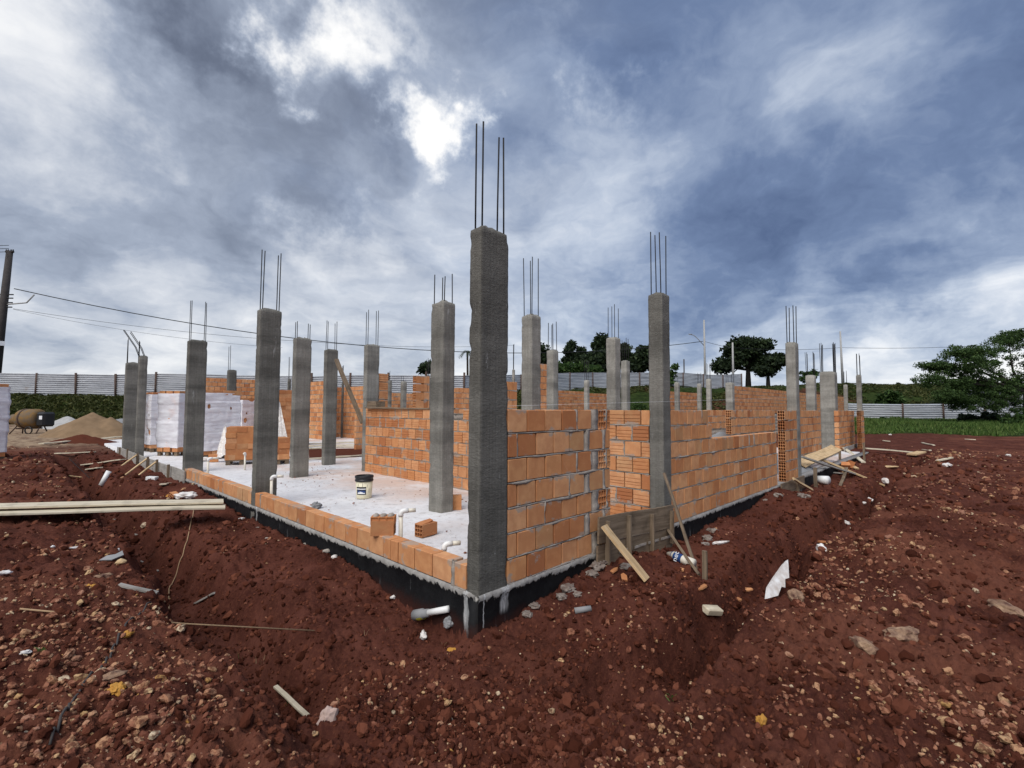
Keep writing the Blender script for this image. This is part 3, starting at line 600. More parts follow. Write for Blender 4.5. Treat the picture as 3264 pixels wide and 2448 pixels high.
# ------------------------------------------------------------------ columns
NC = [0]
def column(label, x0, y0, wx, wy, ztop=3.03, zbot=-.4, tone=.2, fine=True, bars=((.035, .03), (.035, -.03), (-.035, .03), (-.035, -.03)), bh=.9, lean=(0, 0), group='concrete columns with bare reinforcing bars', rough=1.):
    NC[0] += 1; sd_ = NC[0]*5.3
    t = thing('concrete_column', label, 'column', (x0+wx/2, y0+wy/2, 0), 0, group)
    nx = max(3, int(wx/(.022 if fine else .06))); ny = max(3, int(wy/(.022 if fine else .06))); nz = int((ztop-zbot)/(.03 if fine else .12))
    c = .006
    per = [(-wx/2+c+(wx-2*c)*i/nx, -wy/2) for i in range(nx+1)]+[(wx/2, -wy/2+c+(wy-2*c)*i/ny) for i in range(ny+1)]+[(wx/2-c-(wx-2*c)*i/nx, wy/2) for i in range(nx+1)]+[(-wx/2, wy/2-c-(wy-2*c)*i/ny) for i in range(ny+1)]
    per = np.array(per); k = len(per); z = np.linspace(zbot, ztop, nz+1)
    Px, Zz = np.meshgrid(per[:, 0], z); Py, _ = np.meshgrid(per[:, 1], z)
    nl = fbm(Px*9+sd_, Py*9, Zz*3.5, 3); ns = vn(Px*38, Py*38+sd_, Zz*30); pit = np.clip(vn(Px*16+sd_, Py*16, Zz*9)-.42, 0, 1)
    d = rough*(.0014*nl+.0018*ns-.018*pit*(np.abs(Px)/(wx/2) > .8)*(np.abs(Py)/(wy/2) > .6)-.006*pit)
    d += rough*.003*np.clip(vn(Px*0+sd_, np.arctan2(Py, Px)*3, Zz*2.2)-.25, 0, 1)
    l = np.sqrt((Px/wx)**2+(Py/wy)**2)+1e-6; nxv, nyv = Px/wx/l, Py/wy/l
    X = Px+d*np.sign(Px)*(np.abs(Px) > wx/2-.02)+0*nxv; Y = Py+d*np.sign(Py)*(np.abs(Py) > wy/2-.02)
    Zt = Zz.copy(); Zt[-1] += .010*fbm(Px[-1]*14+sd_, Py[-1]*14, 3., 3); X[-1] *= .985; Y[-1] *= .975
    V = np.stack([X, Y, Zt], -1).reshape(-1, 3)
    F = [(i*k+j, i*k+(j+1) % k, (i+1)*k+(j+1) % k, (i+1)*k+j) for i in range(nz) for j in range(k)]
    top = V[-k:]*np.array([.55, .55, 1])+np.array([0, 0, .03])+np.stack([np.zeros(k), np.zeros(k), .02*vn(V[-k:, 0]*20, V[-k:, 1]*20, sd_)], -1)
    n0 = len(V); V = np.concatenate([V, top]); F += [(nz*k+j, nz*k+(j+1) % k, n0+(j+1) % k, n0+j) for j in range(k)]+[tuple(n0+j for j in range(k))]
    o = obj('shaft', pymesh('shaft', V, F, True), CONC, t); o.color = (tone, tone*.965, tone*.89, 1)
    for bx_, by_ in bars:
        x = (wx/2-abs(bx_))*(1 if bx_ < 0 else -1)*-1 if False else (-wx/2+bx_ if bx_ > 0 else wx/2+bx_)
        y = -wy/2+by_ if by_ > 0 else wy/2+by_
        hh = bh+random.uniform(-.05, .04); lx, ly = lean[0]+random.gauss(0, .008), lean[1]+random.gauss(0, .008)
        r = .0075 if fine else .0095
        pts = [(x, y, ztop-.1), (x+lx*hh*.3, y+ly*hh*.3, ztop+hh*.35), (x+lx*hh, y+ly*hh, ztop+hh)]
        obj('rebar', pymesh('rebar', *tube(pts, r, 6), True), STEEL, t)
    return t
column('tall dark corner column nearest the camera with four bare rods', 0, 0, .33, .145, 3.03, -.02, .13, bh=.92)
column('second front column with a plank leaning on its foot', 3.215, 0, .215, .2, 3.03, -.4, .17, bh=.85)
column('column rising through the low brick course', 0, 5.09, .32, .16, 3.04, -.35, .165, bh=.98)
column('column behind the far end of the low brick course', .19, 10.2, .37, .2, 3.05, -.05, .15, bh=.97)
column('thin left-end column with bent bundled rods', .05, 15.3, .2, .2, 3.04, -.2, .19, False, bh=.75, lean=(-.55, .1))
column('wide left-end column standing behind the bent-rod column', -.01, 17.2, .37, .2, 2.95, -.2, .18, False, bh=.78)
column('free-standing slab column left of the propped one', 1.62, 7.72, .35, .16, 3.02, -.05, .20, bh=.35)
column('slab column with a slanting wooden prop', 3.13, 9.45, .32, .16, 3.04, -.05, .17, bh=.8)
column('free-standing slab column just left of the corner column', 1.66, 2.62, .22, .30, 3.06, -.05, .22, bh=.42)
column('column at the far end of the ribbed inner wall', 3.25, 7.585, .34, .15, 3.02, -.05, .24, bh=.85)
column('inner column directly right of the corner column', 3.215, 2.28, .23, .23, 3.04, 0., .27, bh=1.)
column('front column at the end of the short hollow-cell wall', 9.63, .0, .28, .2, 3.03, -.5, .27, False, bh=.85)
def px_col(label, xl, xr, D, yt, tone=.36, bh=.7, n=4, zbot=0.):
    a = atD((xl+xr)/2, yt, D); th = math.atan2(a[1]-CAM[1], a[0]-CAM[0]); w = (xr-xl)*D/FPX
    s = w/(abs(math.sin(th))+abs(math.cos(th)))*math.cos(math.atan(((xl+xr)/2-1632)/FPX))
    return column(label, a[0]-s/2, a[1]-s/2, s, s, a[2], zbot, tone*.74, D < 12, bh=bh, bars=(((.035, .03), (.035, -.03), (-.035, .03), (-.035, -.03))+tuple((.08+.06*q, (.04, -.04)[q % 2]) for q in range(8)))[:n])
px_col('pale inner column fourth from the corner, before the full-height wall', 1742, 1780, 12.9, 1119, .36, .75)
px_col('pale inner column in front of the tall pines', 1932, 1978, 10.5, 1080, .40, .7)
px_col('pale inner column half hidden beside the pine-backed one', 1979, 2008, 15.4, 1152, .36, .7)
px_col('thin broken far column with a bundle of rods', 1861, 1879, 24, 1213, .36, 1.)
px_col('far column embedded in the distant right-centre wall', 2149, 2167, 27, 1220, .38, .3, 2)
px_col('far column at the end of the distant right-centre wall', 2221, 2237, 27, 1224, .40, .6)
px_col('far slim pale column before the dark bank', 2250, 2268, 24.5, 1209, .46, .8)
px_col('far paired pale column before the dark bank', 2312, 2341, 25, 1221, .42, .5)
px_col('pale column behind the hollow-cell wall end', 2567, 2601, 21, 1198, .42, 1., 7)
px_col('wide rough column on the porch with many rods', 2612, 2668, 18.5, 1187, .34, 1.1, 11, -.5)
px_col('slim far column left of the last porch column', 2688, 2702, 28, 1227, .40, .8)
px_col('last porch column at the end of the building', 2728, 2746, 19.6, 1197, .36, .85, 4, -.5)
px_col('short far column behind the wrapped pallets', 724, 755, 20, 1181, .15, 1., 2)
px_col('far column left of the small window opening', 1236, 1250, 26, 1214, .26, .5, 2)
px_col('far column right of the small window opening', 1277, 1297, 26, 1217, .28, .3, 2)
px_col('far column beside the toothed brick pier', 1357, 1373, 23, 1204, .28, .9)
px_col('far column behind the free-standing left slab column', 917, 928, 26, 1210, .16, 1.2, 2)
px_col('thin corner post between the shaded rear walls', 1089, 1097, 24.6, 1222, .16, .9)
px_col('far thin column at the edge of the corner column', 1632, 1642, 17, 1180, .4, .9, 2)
# ------------------------------------------------------------------ boards, pipes, rods
def axes(d, up):
    x = np.array(d, float); L = np.linalg.norm(x); x = x/L; up = np.array(up, float); y = np.cross(up, x); y /= np.linalg.norm(y); z = np.cross(x, y); return L, x, y, z
def bar(name, P0, P1, w, t, mat, parent=None, up=(0, 0, 1), bow=.004, bev=.003):
    """sawn board from P0 to P1; w across, t thick"""
    P0, P1 = np.array(P0, float), np.array(P1, float); L, x, y, z = axes(P1-P0, up); n = max(3, int(L/.25)); s = random.random()*40
    V = []; u = np.linspace(0, L, n+1)
    b_ = bow*4*L*(fbm(u/L*2+s, u*0, s, 2)); c_ = bow*3*L*(fbm(u/L*2-s, u*0, s+5, 2)); c = min(bev, t*.3)
    for i in range(n+1):
        e = random.gauss(0, .0015)
        V += [(u[i], yy+c_[i]+e, zz+b_[i]) for yy, zz in ((-w/2+c, -t/2), (w/2-c, -t/2), (w/2, -t/2+c), (w/2, t/2-c), (w/2-c, t/2), (-w/2+c, t/2), (-w/2, t/2-c), (-w/2, -t/2+c))]
    F = [(i*8+j, i*8+(j+1) % 8, (i+1)*8+(j+1) % 8, (i+1)*8+j) for i in range(n) for j in range(8)]+[tuple(range(8))[::-1], tuple(n*8+j for j in range(8))]
    o = obj(name, pymesh(name, V, F), mat, parent)
    M = Matrix(((x[0], y[0], z[0], P0[0]), (x[1], y[1], z[1], P0[1]), (x[2], y[2], z[2], P0[2]), (0, 0, 0, 1)))
    o.matrix_basis = M if parent is None else (parent.matrix_basis.inverted() @ M)
    return o
def plank(label, P0, P1, w=.14, t=.025, mat=None, up=(0, 0, 1), group='loose boards and battens', name='plank', cat='plank'):
    return tag(bar(name, P0, P1, w, t, mat or WOODN, None, up), label, cat, group)
def ell(label, base, top, out, r=.022, group='upright drain pipes with elbows'):
    base, top, out = [np.array(q, float) for q in (base, top, out)]; t = thing('drain_pipe', label, 'pipe', base, 0, group)
    P = lambda *q: [np.array(k)-base for k in q]
    obj('pipe', pymesh('pipe', *tube(P(base-np.array([0, 0, .1]), top-np.array([0, 0, .03])), r, 14), True), PVC, t)
    dr = (out-top)/np.linalg.norm(out-top); a = [top-np.array([0, 0, .05])]
    for k in range(7): th = k/6*math.pi/2; a.append(top-np.array([0, 0, .03])+.035*(1-math.cos(th))*dr+np.array([0, 0, .035*math.sin(th)]))
    a.append(a[-1]+dr*.04); obj('elbow', pymesh('elbow', *tube(P(*a), r*1.22, 14), True), PVCW, t)
    obj('outlet', pymesh('outlet', *tube(P(a[-1], a[-1]+dr*max(.02, np.linalg.norm(out-top)-.07)), r, 14), True), PVC, t)
def blobo(name, label, cat, p, r, mat, seed, sub=2, amp=.25, fq=1.5, group=None, rz=0., rx=0.):
    V, F = blob(np.array(r)*(.55 if name == 'foam_piece' else 1), seed, sub, amp*(1.5 if name == 'foam_piece' else 1), fq); return tag(obj(name, npmesh(name, V, F, sub > 2), mat, None, p, (rx, 0, rz)), label, cat, group)
def flake(name, label, cat, p, outline, th, mat, rot, group=None, n=0):
    """torn sheet: outline polygon with thickness and slight warp"""
    o = np.array(outline, float); k = len(o); z = .25*th*np.sin(o[:, 0]*9)
    V = np.concatenate([np.c_[o, z+th/2], np.c_[o*.97, z-th/2]]); F = [tuple(range(k)), tuple(range(k, 2*k))[::-1]]+[(i, i+k, (i+1) % k+k, (i+1) % k) for i in range(k)]
    return tag(obj(name, pymesh(name, V, F), mat, None, p, rot), label, cat, group)
# ---- formwork beside the front wall recess
P = lambda x, y, Y=-.06: atY(x, y, Y)
t = thing('formwork_panel', 'weathered board shutter with four battens closing the recess by the front wall', 'formwork', (1.6, -.06, 0))
bar('board', (1.585, -.075, .245), (3.17, -.12, .16), .024, .27, WOODO, t); bar('board', (1.58, -.07, -.045), (3.17, -.115, -.12), .024, .27, WOODO, t)
for x, z1 in ((1.72, .36), (2.12, .36), (2.62, .30), (3.10, .27)): bar('batten', (x, -.115-.028*(x-1.6), -.16), (x+.0, -.115-.028*(x-1.6), z1-.03), .055, .03, WOODO, t, (1, 0, 0))
for k in range(4): bar('splash', (1.95+k*.3, -.103-.028*(.35+k*.3), -.035-.01*k), (2.2+k*.3, -.103-.028*(.6+k*.3), -.042-.01*k), .004, .03, MORT, t)
plank('raw pine board leaning from the shutter down onto the red soil', P(1925, 1676, -.17), gpt(2062, 1852, .02), .155, .026, WOODN, up=(.35, -1., .75))
plank('long thin stick leaning against the second front column', atY(2117, 1508, -.08), gpt(2220, 1803, .0), .034, .03, WOODO, up=(0, -1, .3))
plank('short weathered stick sloping beside the tar beam into the trench bank', atY(2131, 1690, -.14), gpt(2230, 1829, .0), .045, .03, WOODO, up=(0, -1, .3))
g = gpt(2247, 1842); plank('short square stake standing in the soil near the labelled tube', g-np.array([0, 0, .12]), g+np.array([.01, 0, .28]), .045, .035, WOODO, up=(1, 0, 0), name='stake', cat='stake', group='ground stakes')
# tube with printed band
a, b_ = gpt(2128, 1773, .05), gpt(2212, 1806, .06); t = thing('cardboard_tube', 'white tube with a blue printed band lying by the second column', 'tube', a)
L, x, y, z = axes(b_-a, (0, 0, 1)); V, F = tube([(0, 0, 0), (L*.22, 0, 0), (L*.22+.001, 0, 0), (L, 0, 0)], [.018, .045, .048, .05], 18)
M = Matrix(((x[0], y[0], z[0], 0), (x[1], y[1], z[1], 0), (x[2], y[2], z[2], 0), (0, 0, 0, 1)))
o = obj('tube_body', pymesh('tube_body', V, F, True), PVC, t); o.matrix_basis = M
o = obj('blue_band', pymesh('blue_band', *tube([(L*.2, 0, 0), (L*.60, 0, 0)], [.0472, .0515], 18, False), True), BLUE, t); o.matrix_basis = M
fc = bpy.data.curves.new('lettering', 'FONT'); fc.body = 'net'; fc.size = .085; fc.extrude = .0008; fc.align_x = 'CENTER'; fc.align_y = 'CENTER'; fc.materials.append(LABELW)
ft_ = bpy.data.objects.new('lettering', fc); COL.objects.link(ft_); bpy.context.view_layer.update(); fm = bpy.data.meshes.new_from_object(ft_.evaluated_get(bpy.context.evaluated_depsgraph_get())); bpy.data.objects.remove(ft_); fm.materials.clear(); fm.materials.append(LABELW)
fo = obj('lettering', fm, None, t); vdir = CAM-(a+b_)/2; vdir -= (vdir @ x)*x; vdir /= np.linalg.norm(vdir); upv = -x; side = np.cross(upv, vdir)
fo.matrix_basis = Matrix(((side[0], upv[0], vdir[0], *([x[0]*L*.42+vdir[0]*.0525])), (side[1], upv[1], vdir[1], x[1]*L*.42+vdir[1]*.0525), (side[2], upv[2], vdir[2], x[2]*L*.42+vdir[2]*.0525), (0, 0, 0, 1)))
# ---- corner drain pipe with socket and tag
a, b_ = atX(1424, 1942, -.02), gpt(1322, 1992, .09); t = thing('stub_pipe', 'white stub pipe with grey socket and yellow tag poking from the tar beam', 'pipe', a)
d = b_-a; obj('pipe', pymesh('pipe', *tube([-.05*d, d*.62], .028, 16), True), PVCW, t); obj('socket', pymesh('socket', *tube([d*.55, d*.7, d*.74, d], [.033, .036, .046, .048], 16), True), GREYP, t)
o = obj('tag', pymesh('tag', *tube([d*.72, d*.88], [.0470, .0490], 16, False), True), YTAG, t); me = o.data; bm_ = __import__('bmesh').new(); bm_.from_mesh(me); cz_ = sorted(f.calc_center_median().z-0 for f in bm_.faces); __import__('bmesh').ops.delete(bm_, geom=[f for f in bm_.faces if f.calc_center_median().z > (d[2]*.8)-.012], context='FACES'); bm_.to_mesh(me); bm_.free()
# ---- pipes by the low wall
def wp(x, y, X): return atX(x, y, X)
ell('tall cream upright pipe with elbow behind the low course, nearest the corner', np.r_[wp(1278, 1700, .21)[:2], 0], wp(1278, 1630, .21), wp(1278, 1630, .21)+np.array([.13, -.07, .0]))
ell('short elbow just showing above the low course beside the corner column', np.r_[wp(1416, 1765, .2)[:2], 0], np.r_[wp(1416, 1765, .2)[:2], .225], np.r_[wp(1416, 1765, .2)[:2], .225]+np.array([.13, -.07, 0]))
ell('upright elbow pipe in front of the column in the low course', np.r_[wp(866, 1560, .22)[:2], 0], wp(866, 1520, .22), wp(866, 1520, .22)+np.array([.15, -.07, 0]))
ell('upright elbow pipe at the far end of the low course', np.r_[wp(662, 1500, .26)[:2], 0], wp(664, 1462, .26), wp(664, 1462, .26)+np.array([.17, -.06, 0]))
p = atz(780, 1499); ell('small upright elbow pipe out on the slab before the loose brick stack', p, p+np.array([0, 0, .40]), p+np.array([-.06, -.1, .40]))
# ---- bucket
p = atz(1160, 1587); t = thing('bucket', 'cream bucket with black rim and printed label standing on the slab', 'bucket', p, rad(100))
V, F = lathe([(0.0, .004), (.118, .004), (.123, .012), (.139, .30), (.135, .30), (.118, .02), (0, .02)], 40); obj('body', pymesh('body', V, F, True), BUCK, t)
V, F = lathe([(.140, .285), (.150, .285), (.151, .31), (.143, .313), (.145, .335), (.152, .338), (.152, .372), (.146, .376), (.143, .37), (.136, .30)], 40); obj('rim', pymesh('rim', V, F, True), BLACK, t)
def patch(name, a0, a1, z0, z1, r, mat, par, k=12):
    f = lambda z: .123+(z-.012)/.288*.016+r; th = np.linspace(a0, a1, k)
    V = [(f(z)*math.cos(q), f(z)*math.sin(q), z) for z in (z0, z1) for q in th]; F = [(i, i+1, k+i+1, k+i) for i in range(k-1)]
    return obj(name, pymesh(name, V, F, True), mat, par)
va = math.atan2(CAM[1]-p[1], CAM[0]-p[0])-rad(100)
lb = patch('label', va-1.05, va+.25, .07, .20, .001, BLACK, t)
patch('label_stripe', va-1.02, va+.22, .158, .172, .002, LABELW, lb)
patch('label_picture', va-.9, va+.15, .085, .14, .002, BLUE, lb)
th = np.linspace(va-.9, va+.15, 9); zz_ = [.088, .115, .10, .13, .112, .122, .10, .108, .09]
f = lambda z: .123+(z-.012)/.288*.016+.0028
obj('label_peaks', pymesh('label_peaks', [(f(.087)*math.cos(q), f(.087)*math.sin(q), .087) for q in th]+[(f(z)*math.cos(q), f(z)*math.sin(q), z) for q, z in zip(th, zz_)], [(i, i+1, 10+i, 9+i) for i in range(8)], True), LABELW, lb)
for k, (da, z0, z1) in enumerate(((-.2, .205, .26), (.35, .19, .235), (.62, .10, .17), (-.75, .21, .25))): patch('drip_mark', va+da, va+da+.035, z0, z1, .0015, BLACK, t, 3)
# ---- loose bricks
def loose(label, p, rz, hollow=True, sc=(1, 1, 1), rx=0., group='loose hollow bricks', par=None):
    o = obj('hollow_brick', BMC['h'][0] if hollow else BMC['r'][0], None, None, p, (rx, 0, rz), sc); return tag(o, label, 'brick', group)
q = wp(1222, 1690, .07); q[2] = .192
loose('whole brick standing on the low course below a broken half brick', (q[0], q[1], .192+.075), rad(-42), True, (.95, 1.05, .78))
t = thing('broken_brick', 'broken half brick with three open cells lying on another brick', 'brick', (q[0], q[1], .345), rad(48), 'loose hollow bricks')
mb = holed(L=.14, ny=3, nz=1, wy=.24, hz=.075, deep=.13); obj('shell', mb.mesh('shell'), BRICK, t)
for k in (-1, 0, 1): mb = MB(); V, F = blob((.062, .036, .026), 3+k, 1, .2); obj('fin', npmesh('fin', V, F, True), MORT, t, (0, k*.075, .038))
p = atz(1358, 1706); loose('hollow brick with a cracked top lying on the slab beside the pipe', (p[0], p[1], .075), rad(8), True, (1., .9, .72))
flake('brick_shard', 'flat brick shard lying on top of the cracked hollow brick', 'brick piece', (p[0], p[1]+.02, .15), [(-.12, -.05), (.02, -.055), (.10, -.03), (.12, .045), (-.02, .055), (-.12, .05)], .014, BRICK, (.03, -.05, rad(8)))
p = atz(1456, 1622); loose('single brick standing upright by the foot of the free-standing column', (p[0], p[1], .10), rad(50), False, (.6, 1, 1.05))
blobo('mortar_lump', 'pitted grey mortar lump on the slab edge', 'lump', atz(1008, 1618)+np.array([0, 0, .03]), (.075, .06, .05), GREYP, 4, 3, .35, 3.)
# ---- loose brick stack and wrapped pallets
def pallet_base(t, w, d):
    for k in range(5): obj('deck_board', MB().box((-w/2, -d/2+k*(d-.1)/4, .10), (w/2, -d/2+.1+k*(d-.1)/4, .122)).mesh('deck_board'), WOODO, t)
    for sx in (-1, 0, 1):
        for sy in (-1, 0, 1): obj('block', MB().box((sx*(w/2-.06)-.05, sy*(d/2-.06)-.05, .0), (sx*(w/2-.06)+.05, sy*(d/2-.06)+.05, .098)).mesh('block'), WOODO, t)
def ring_course(t, w, d, z, hgt=.14, L=.25, kinds='ph', jit_=.004, skip=0.):
    for ax, n in ((0, int(round(w/L))), (1, int(round(d/L)))):
        for s in (-1, 1):
            for i in range(n):
                if random.random() < skip: continue
                ln = (w if ax == 0 else d)/n; u = -(w if ax == 0 else d)/2+(i+.5)*ln
                pos = (u, s*(d/2-.095), z+hgt/2) if ax == 0 else (s*(w/2-.095), u, z+hgt/2)
                if ax == 1 and (i == 0 or i == n-1): continue
                me = random.choice(BMC['p']) if random.random() < .82 else BMC['h'][0]
                obj('brick', me, None, t, (pos[0]+random.gauss(0, jit_), pos[1]+random.gauss(0, jit_), pos[2]), (math.pi/2, 0, (0 if ax == 0 else math.pi/2)+random.gauss(0, .02)), ((ln-.006)/BL_, (hgt-.004)/BT, 1))
def pallet(label, p, rz, w, d, hgt, wrapped=True, tear=0, loose_top=True):
    t = thing('brick_pallet', label, 'brick pallet', p, rz, 'pallets of bricks on the slab'); pallet_base(t, w, d)
    nrow = int((hgt-.12)/.145)
    if wrapped: rws = [0, nrow-1]
    else: rws = range(nrow)
    for r in rws: ring_course(t, w, d, .124+r*.145, jit_=.004 if wrapped else .012, skip=0. if wrapped else .03)
    c = obj('inner_bricks', MB().box((-w/2+.004, -d/2+.004, .13+(.14 if wrapped else 0)), (w/2-.004, d/2-.004, -(.15 if wrapped else 0)+ .12+nrow*.145-.01)).mesh('inner_bricks'), BRICKC, t); c['kind'] = 'stuff'
    if wrapped:
        n, m_ = (40, 80) if tear else (18, 40); z = np.linspace(.124+.125, .124+(nrow-1)*.145+.06, m_); per = []
        for (ax, ay), (bx_, by_) in (((-1, -1), (1, -1)), ((1, -1), (1, 1)), ((1, 1), (-1, 1)), ((-1, 1), (-1, -1))): per += [((ax+(bx_-ax)*i/n)*w/2, (ay+(by_-ay)*i/n)*d/2) for i in range(n)]
        per = np.array(per); k = len(per); PX, ZZ = np.meshgrid(per[:, 0], z); PY, _ = np.meshgrid(per[:, 1], z); s = p[0]*7+p[1]*3
        lay = np.floor((ZZ+s)/.29); off = .018+.030*fbm(PX*2.2+s, PY*2.2, ZZ*6, 4)+.022*vn(lay*7.7, lay*3.1+s, PX*.5)+.012*np.abs(vn(PX*6, PY*6+s, ZZ*11))
        V = np.stack([PX*(1+off*2/w), PY*(1+off*2/d), ZZ+.02*fbm(PX*4, PY*4+s, ZZ, 2)], -1).reshape(-1, 3)
        F = [(i*k+j, i*k+(j+1) % k, (i+1)*k+(j+1) % k, (i+1)*k+j) for i in range(m_-1) for j in range(k)]
        if tear:
            r_ = random.Random(tear); holes = [(r_.randrange(k), r_.uniform(.3, .9)*hgt, r_.uniform(.03, .07)) for _ in range(9)]
            def torn(f):
                c = V[list(f)].mean(0)
                return any(np.hypot(np.hypot(c[0]-per[a][0], c[1]-per[a][1]), (c[2]-b_)*.7) < r for a, b_, r in holes)
            F = [f for f in F if not torn(f)]
        obj('wrap_film', pymesh('wrap_film', V, F, True), FILM, t)
    return t
pallet('narrow wrapped brick pallet at the far left of the wrapped group', atD(490, 1440, 16.6)*np.array([1, 1, 0]), rad(4), .42, .9, 2.12, True, 3)
pallet('wrapped brick pallet left of the column behind the low course', atD(561, 1440, 15.3)*np.array([1, 1, 0]), rad(34), .66, .72, 2.14, True, 0)
pallet('wrapped brick pallet with torn film right of that column', atD(683, 1440, 14.6)*np.array([1, 1, 0]), rad(6), .98, .95, 2.12, True, 8)
pallet('small wrapped pallet behind the loose brick stack', atD(776, 1400, 18.4)*np.array([1, 1, 0]), rad(20), .75, .75, 1.98, True, 2)
pallet('unwrapped brick pallet behind the column in the low course', atD(908, 1400, 18.2)*np.array([1, 1, 0]), rad(5), 1.0, 1., 2.15, False)
pallet('waist-high loose brick stack with ragged sides on the slab', atD(775, 1440, 13.1)*np.array([1, 1, 0]), rad(-22), .75, .75, 1.03, False)
pallet('low orange brick stack half hidden behind the column in the low course', atD(880, 1440, 13.2)*np.array([1, 1, 0]), rad(-12), .55, .8, .74, False)
pallet('wrapped brick pallet cut off by the left edge of the photo', np.r_[atz(-92, 1470, .0)[:2], -.02], rad(20), 1., 1., 2.2, True, 0)
def sheet(label, pts, mat, name='plastic_sheet', cat='plastic sheet', n=14, amp=.05, thick=.004):
    """draped film through four corners (a, b along the top, c, d along the bottom)"""
    a, b_, c, d = [np.array(q, float) for q in pts]; u, v = np.meshgrid(np.linspace(0, 1, n), np.linspace(0, 1, n)); u, v = u[..., None], v[..., None]
    G = (a*(1-u)+b_*u)*(1-v)+(c*(1-u)+d*u)*v; nrm = np.cross(b_-a, c-a); nrm /= np.linalg.norm(nrm)
    w = fbm(u[..., 0]*5+a[0], v[..., 0]*1.6, 2., 3); G = G+nrm*(amp*w)[..., None]
    V = G.reshape(-1, 3)-a; I = np.arange(n*n).reshape(n, n); F = np.stack([I[:-1, :-1], I[:-1, 1:], I[1:, 1:], I[1:, :-1]], -1).reshape(-1, 4)
    V2 = np.concatenate([V, V-nrm*thick]); F2 = np.concatenate([F, F[:, ::-1]+n*n]); E_ = np.concatenate([I[0], I[1:, -1], I[-1, -2::-1], I[-2:0:-1, 0]])
    F2 = np.concatenate([F2, np.stack([E_, np.roll(E_, -1), np.roll(E_, -1)+n*n, E_+n*n], -1)])
    return tag(obj(name, npmesh(name, V2, F2, True), mat, None, a), label, cat)
sheet('white plastic sheet pulled off a pallet, hanging between stack and wrapped bricks', [atD(716, 1362, 13.9), atD(724, 1358, 13.9), atD(688, 1462, 13.4), atD(722, 1452, 13.2)], FOAM, amp=.10)
sheet('white plastic sheet draped steeply behind the column in the low course', [atD(886, 1276, 17), atD(892, 1280, 17), atD(886, 1432, 16.6), atD(925, 1428, 16.6)], FOAM, amp=.12)
p = atz(680, 1472); loose('single hollow brick on the slab by the elbow pipe', (p[0], p[1], .10), rad(-15), True, (1, 1, 1.02))
p = atz(655, 1470); blobo('white_bag', 'small white bag on the slab behind the low course', 'bag', p+np.array([0, 0, .05]), (.2, .12, .06), FOAM, 9, 3, .2, 2.)
p = atz(905, 1458); blobo('white_bag', 'flat white bag on the slab beyond the loose brick stack', 'bag', p+np.array([0, 0, .03]), (.28, .16, .05), FOAM, 11, 3, .2, 2.)
# ---- prop, lumber, scaffold
plank('slanting wooden prop leaning from a slab column', atD(1073, 1145, 12.6), atD(1156, 1348, 12.0), .10, .06, WOODO, up=(0, -1, .2), name='prop', cat='prop')
for i, (x0, y0, x1, y1, w) in enumerate(((978, 1414, 1160, 1408, .22), (978, 1421, 1158, 1417, .2), (978, 1429, 1158, 1424, .15), (978, 1463, 1160, 1450, .10), (850, 1436, 985, 1430, .15))):
    plank(('uppermost board of the lumber across the slab opening', 'second board of the lumber across the slab opening', 'third board of the lumber across the slab opening', 'pale edge board at the near side of the slab opening', 'board end behind the free-standing left slab column')[i], atz(x0, y0, .10-.02*i), atz(x1, y1, .10-.02*i), w, .04, WOODP, group='boards lying at the slab opening')
a, b_, c, d = atz(985, 1432, .012), atz(1158, 1430, .012), atz(1158, 1455, .012), atz(985, 1462, .012)
V = []
for q in (a, b_, c, d): V.append(q)
n = 24; u, v = np.meshgrid(np.linspace(0, 1, n), np.linspace(0, 1, n)); G = (a*(1-u[..., None])+b_*u[..., None])*(1-v[..., None])+(d*(1-u[..., None])+c*u[..., None])*v[..., None]; G[..., 2] += .05*np.abs(fbm(G[..., 0]*4, G[..., 1]*4, 1., 3))*np.sin(np.pi*u)*np.sin(np.pi*v)+.012
I = np.arange(n*n).reshape(n, n); tag(obj('soil_patch', npmesh('soil_patch', G.reshape(-1, 3), np.stack([I[:-1, :-1], I[:-1, 1:], I[1:, 1:], I[1:, :-1]], -1).reshape(-1, 4), True), CLOD), 'dark soil filling an opening in the slab', None, kind='structure')
plank('dark scaffold plank lying along the top of the ribbed inner wall', (3.28, 7.5, 1.515), (3.36, 4.55, 1.50), .26, .03, WOODO)
p = atX(1195, 1285, 3.3); t = thing('mortar_box', 'dark mortar box standing on the scaffold plank', 'mortar box', (p[0]+.03, p[1], 1.53), rad(90))
mb = MB()
for a, b_ in (((-.2, -.12, 0), (.2, .12, .02)), ((-.2, -.12, .02), (-.18, .12, .13)), ((.18, -.12, .02), (.2, .12, .13)), ((-.18, -.12, .02), (.18, -.1, .13)), ((-.18, .1, .02), (.18, .12, .13))): mb.box(a, b_)
obj('tray', mb.mesh('tray'), WOODO, t); V, F = blob((.15, .08, .03), 3, 2, .2); obj('mortar_heap', npmesh('mortar_heap', V, F, True), MORT, t, (0, 0, .05))
# ---- mason's line
P0, P1 = atY(1622, 1294, -.03), atY(2500, 1268, -.03)
tag(obj('string_line', pymesh('string_line', *tube([P0, (P0+P1)/2-np.array([0, 0, .004]), P1], .0009, 5), True), LABELW), "thin white mason's line stretched along the top of the front walls", 'string')
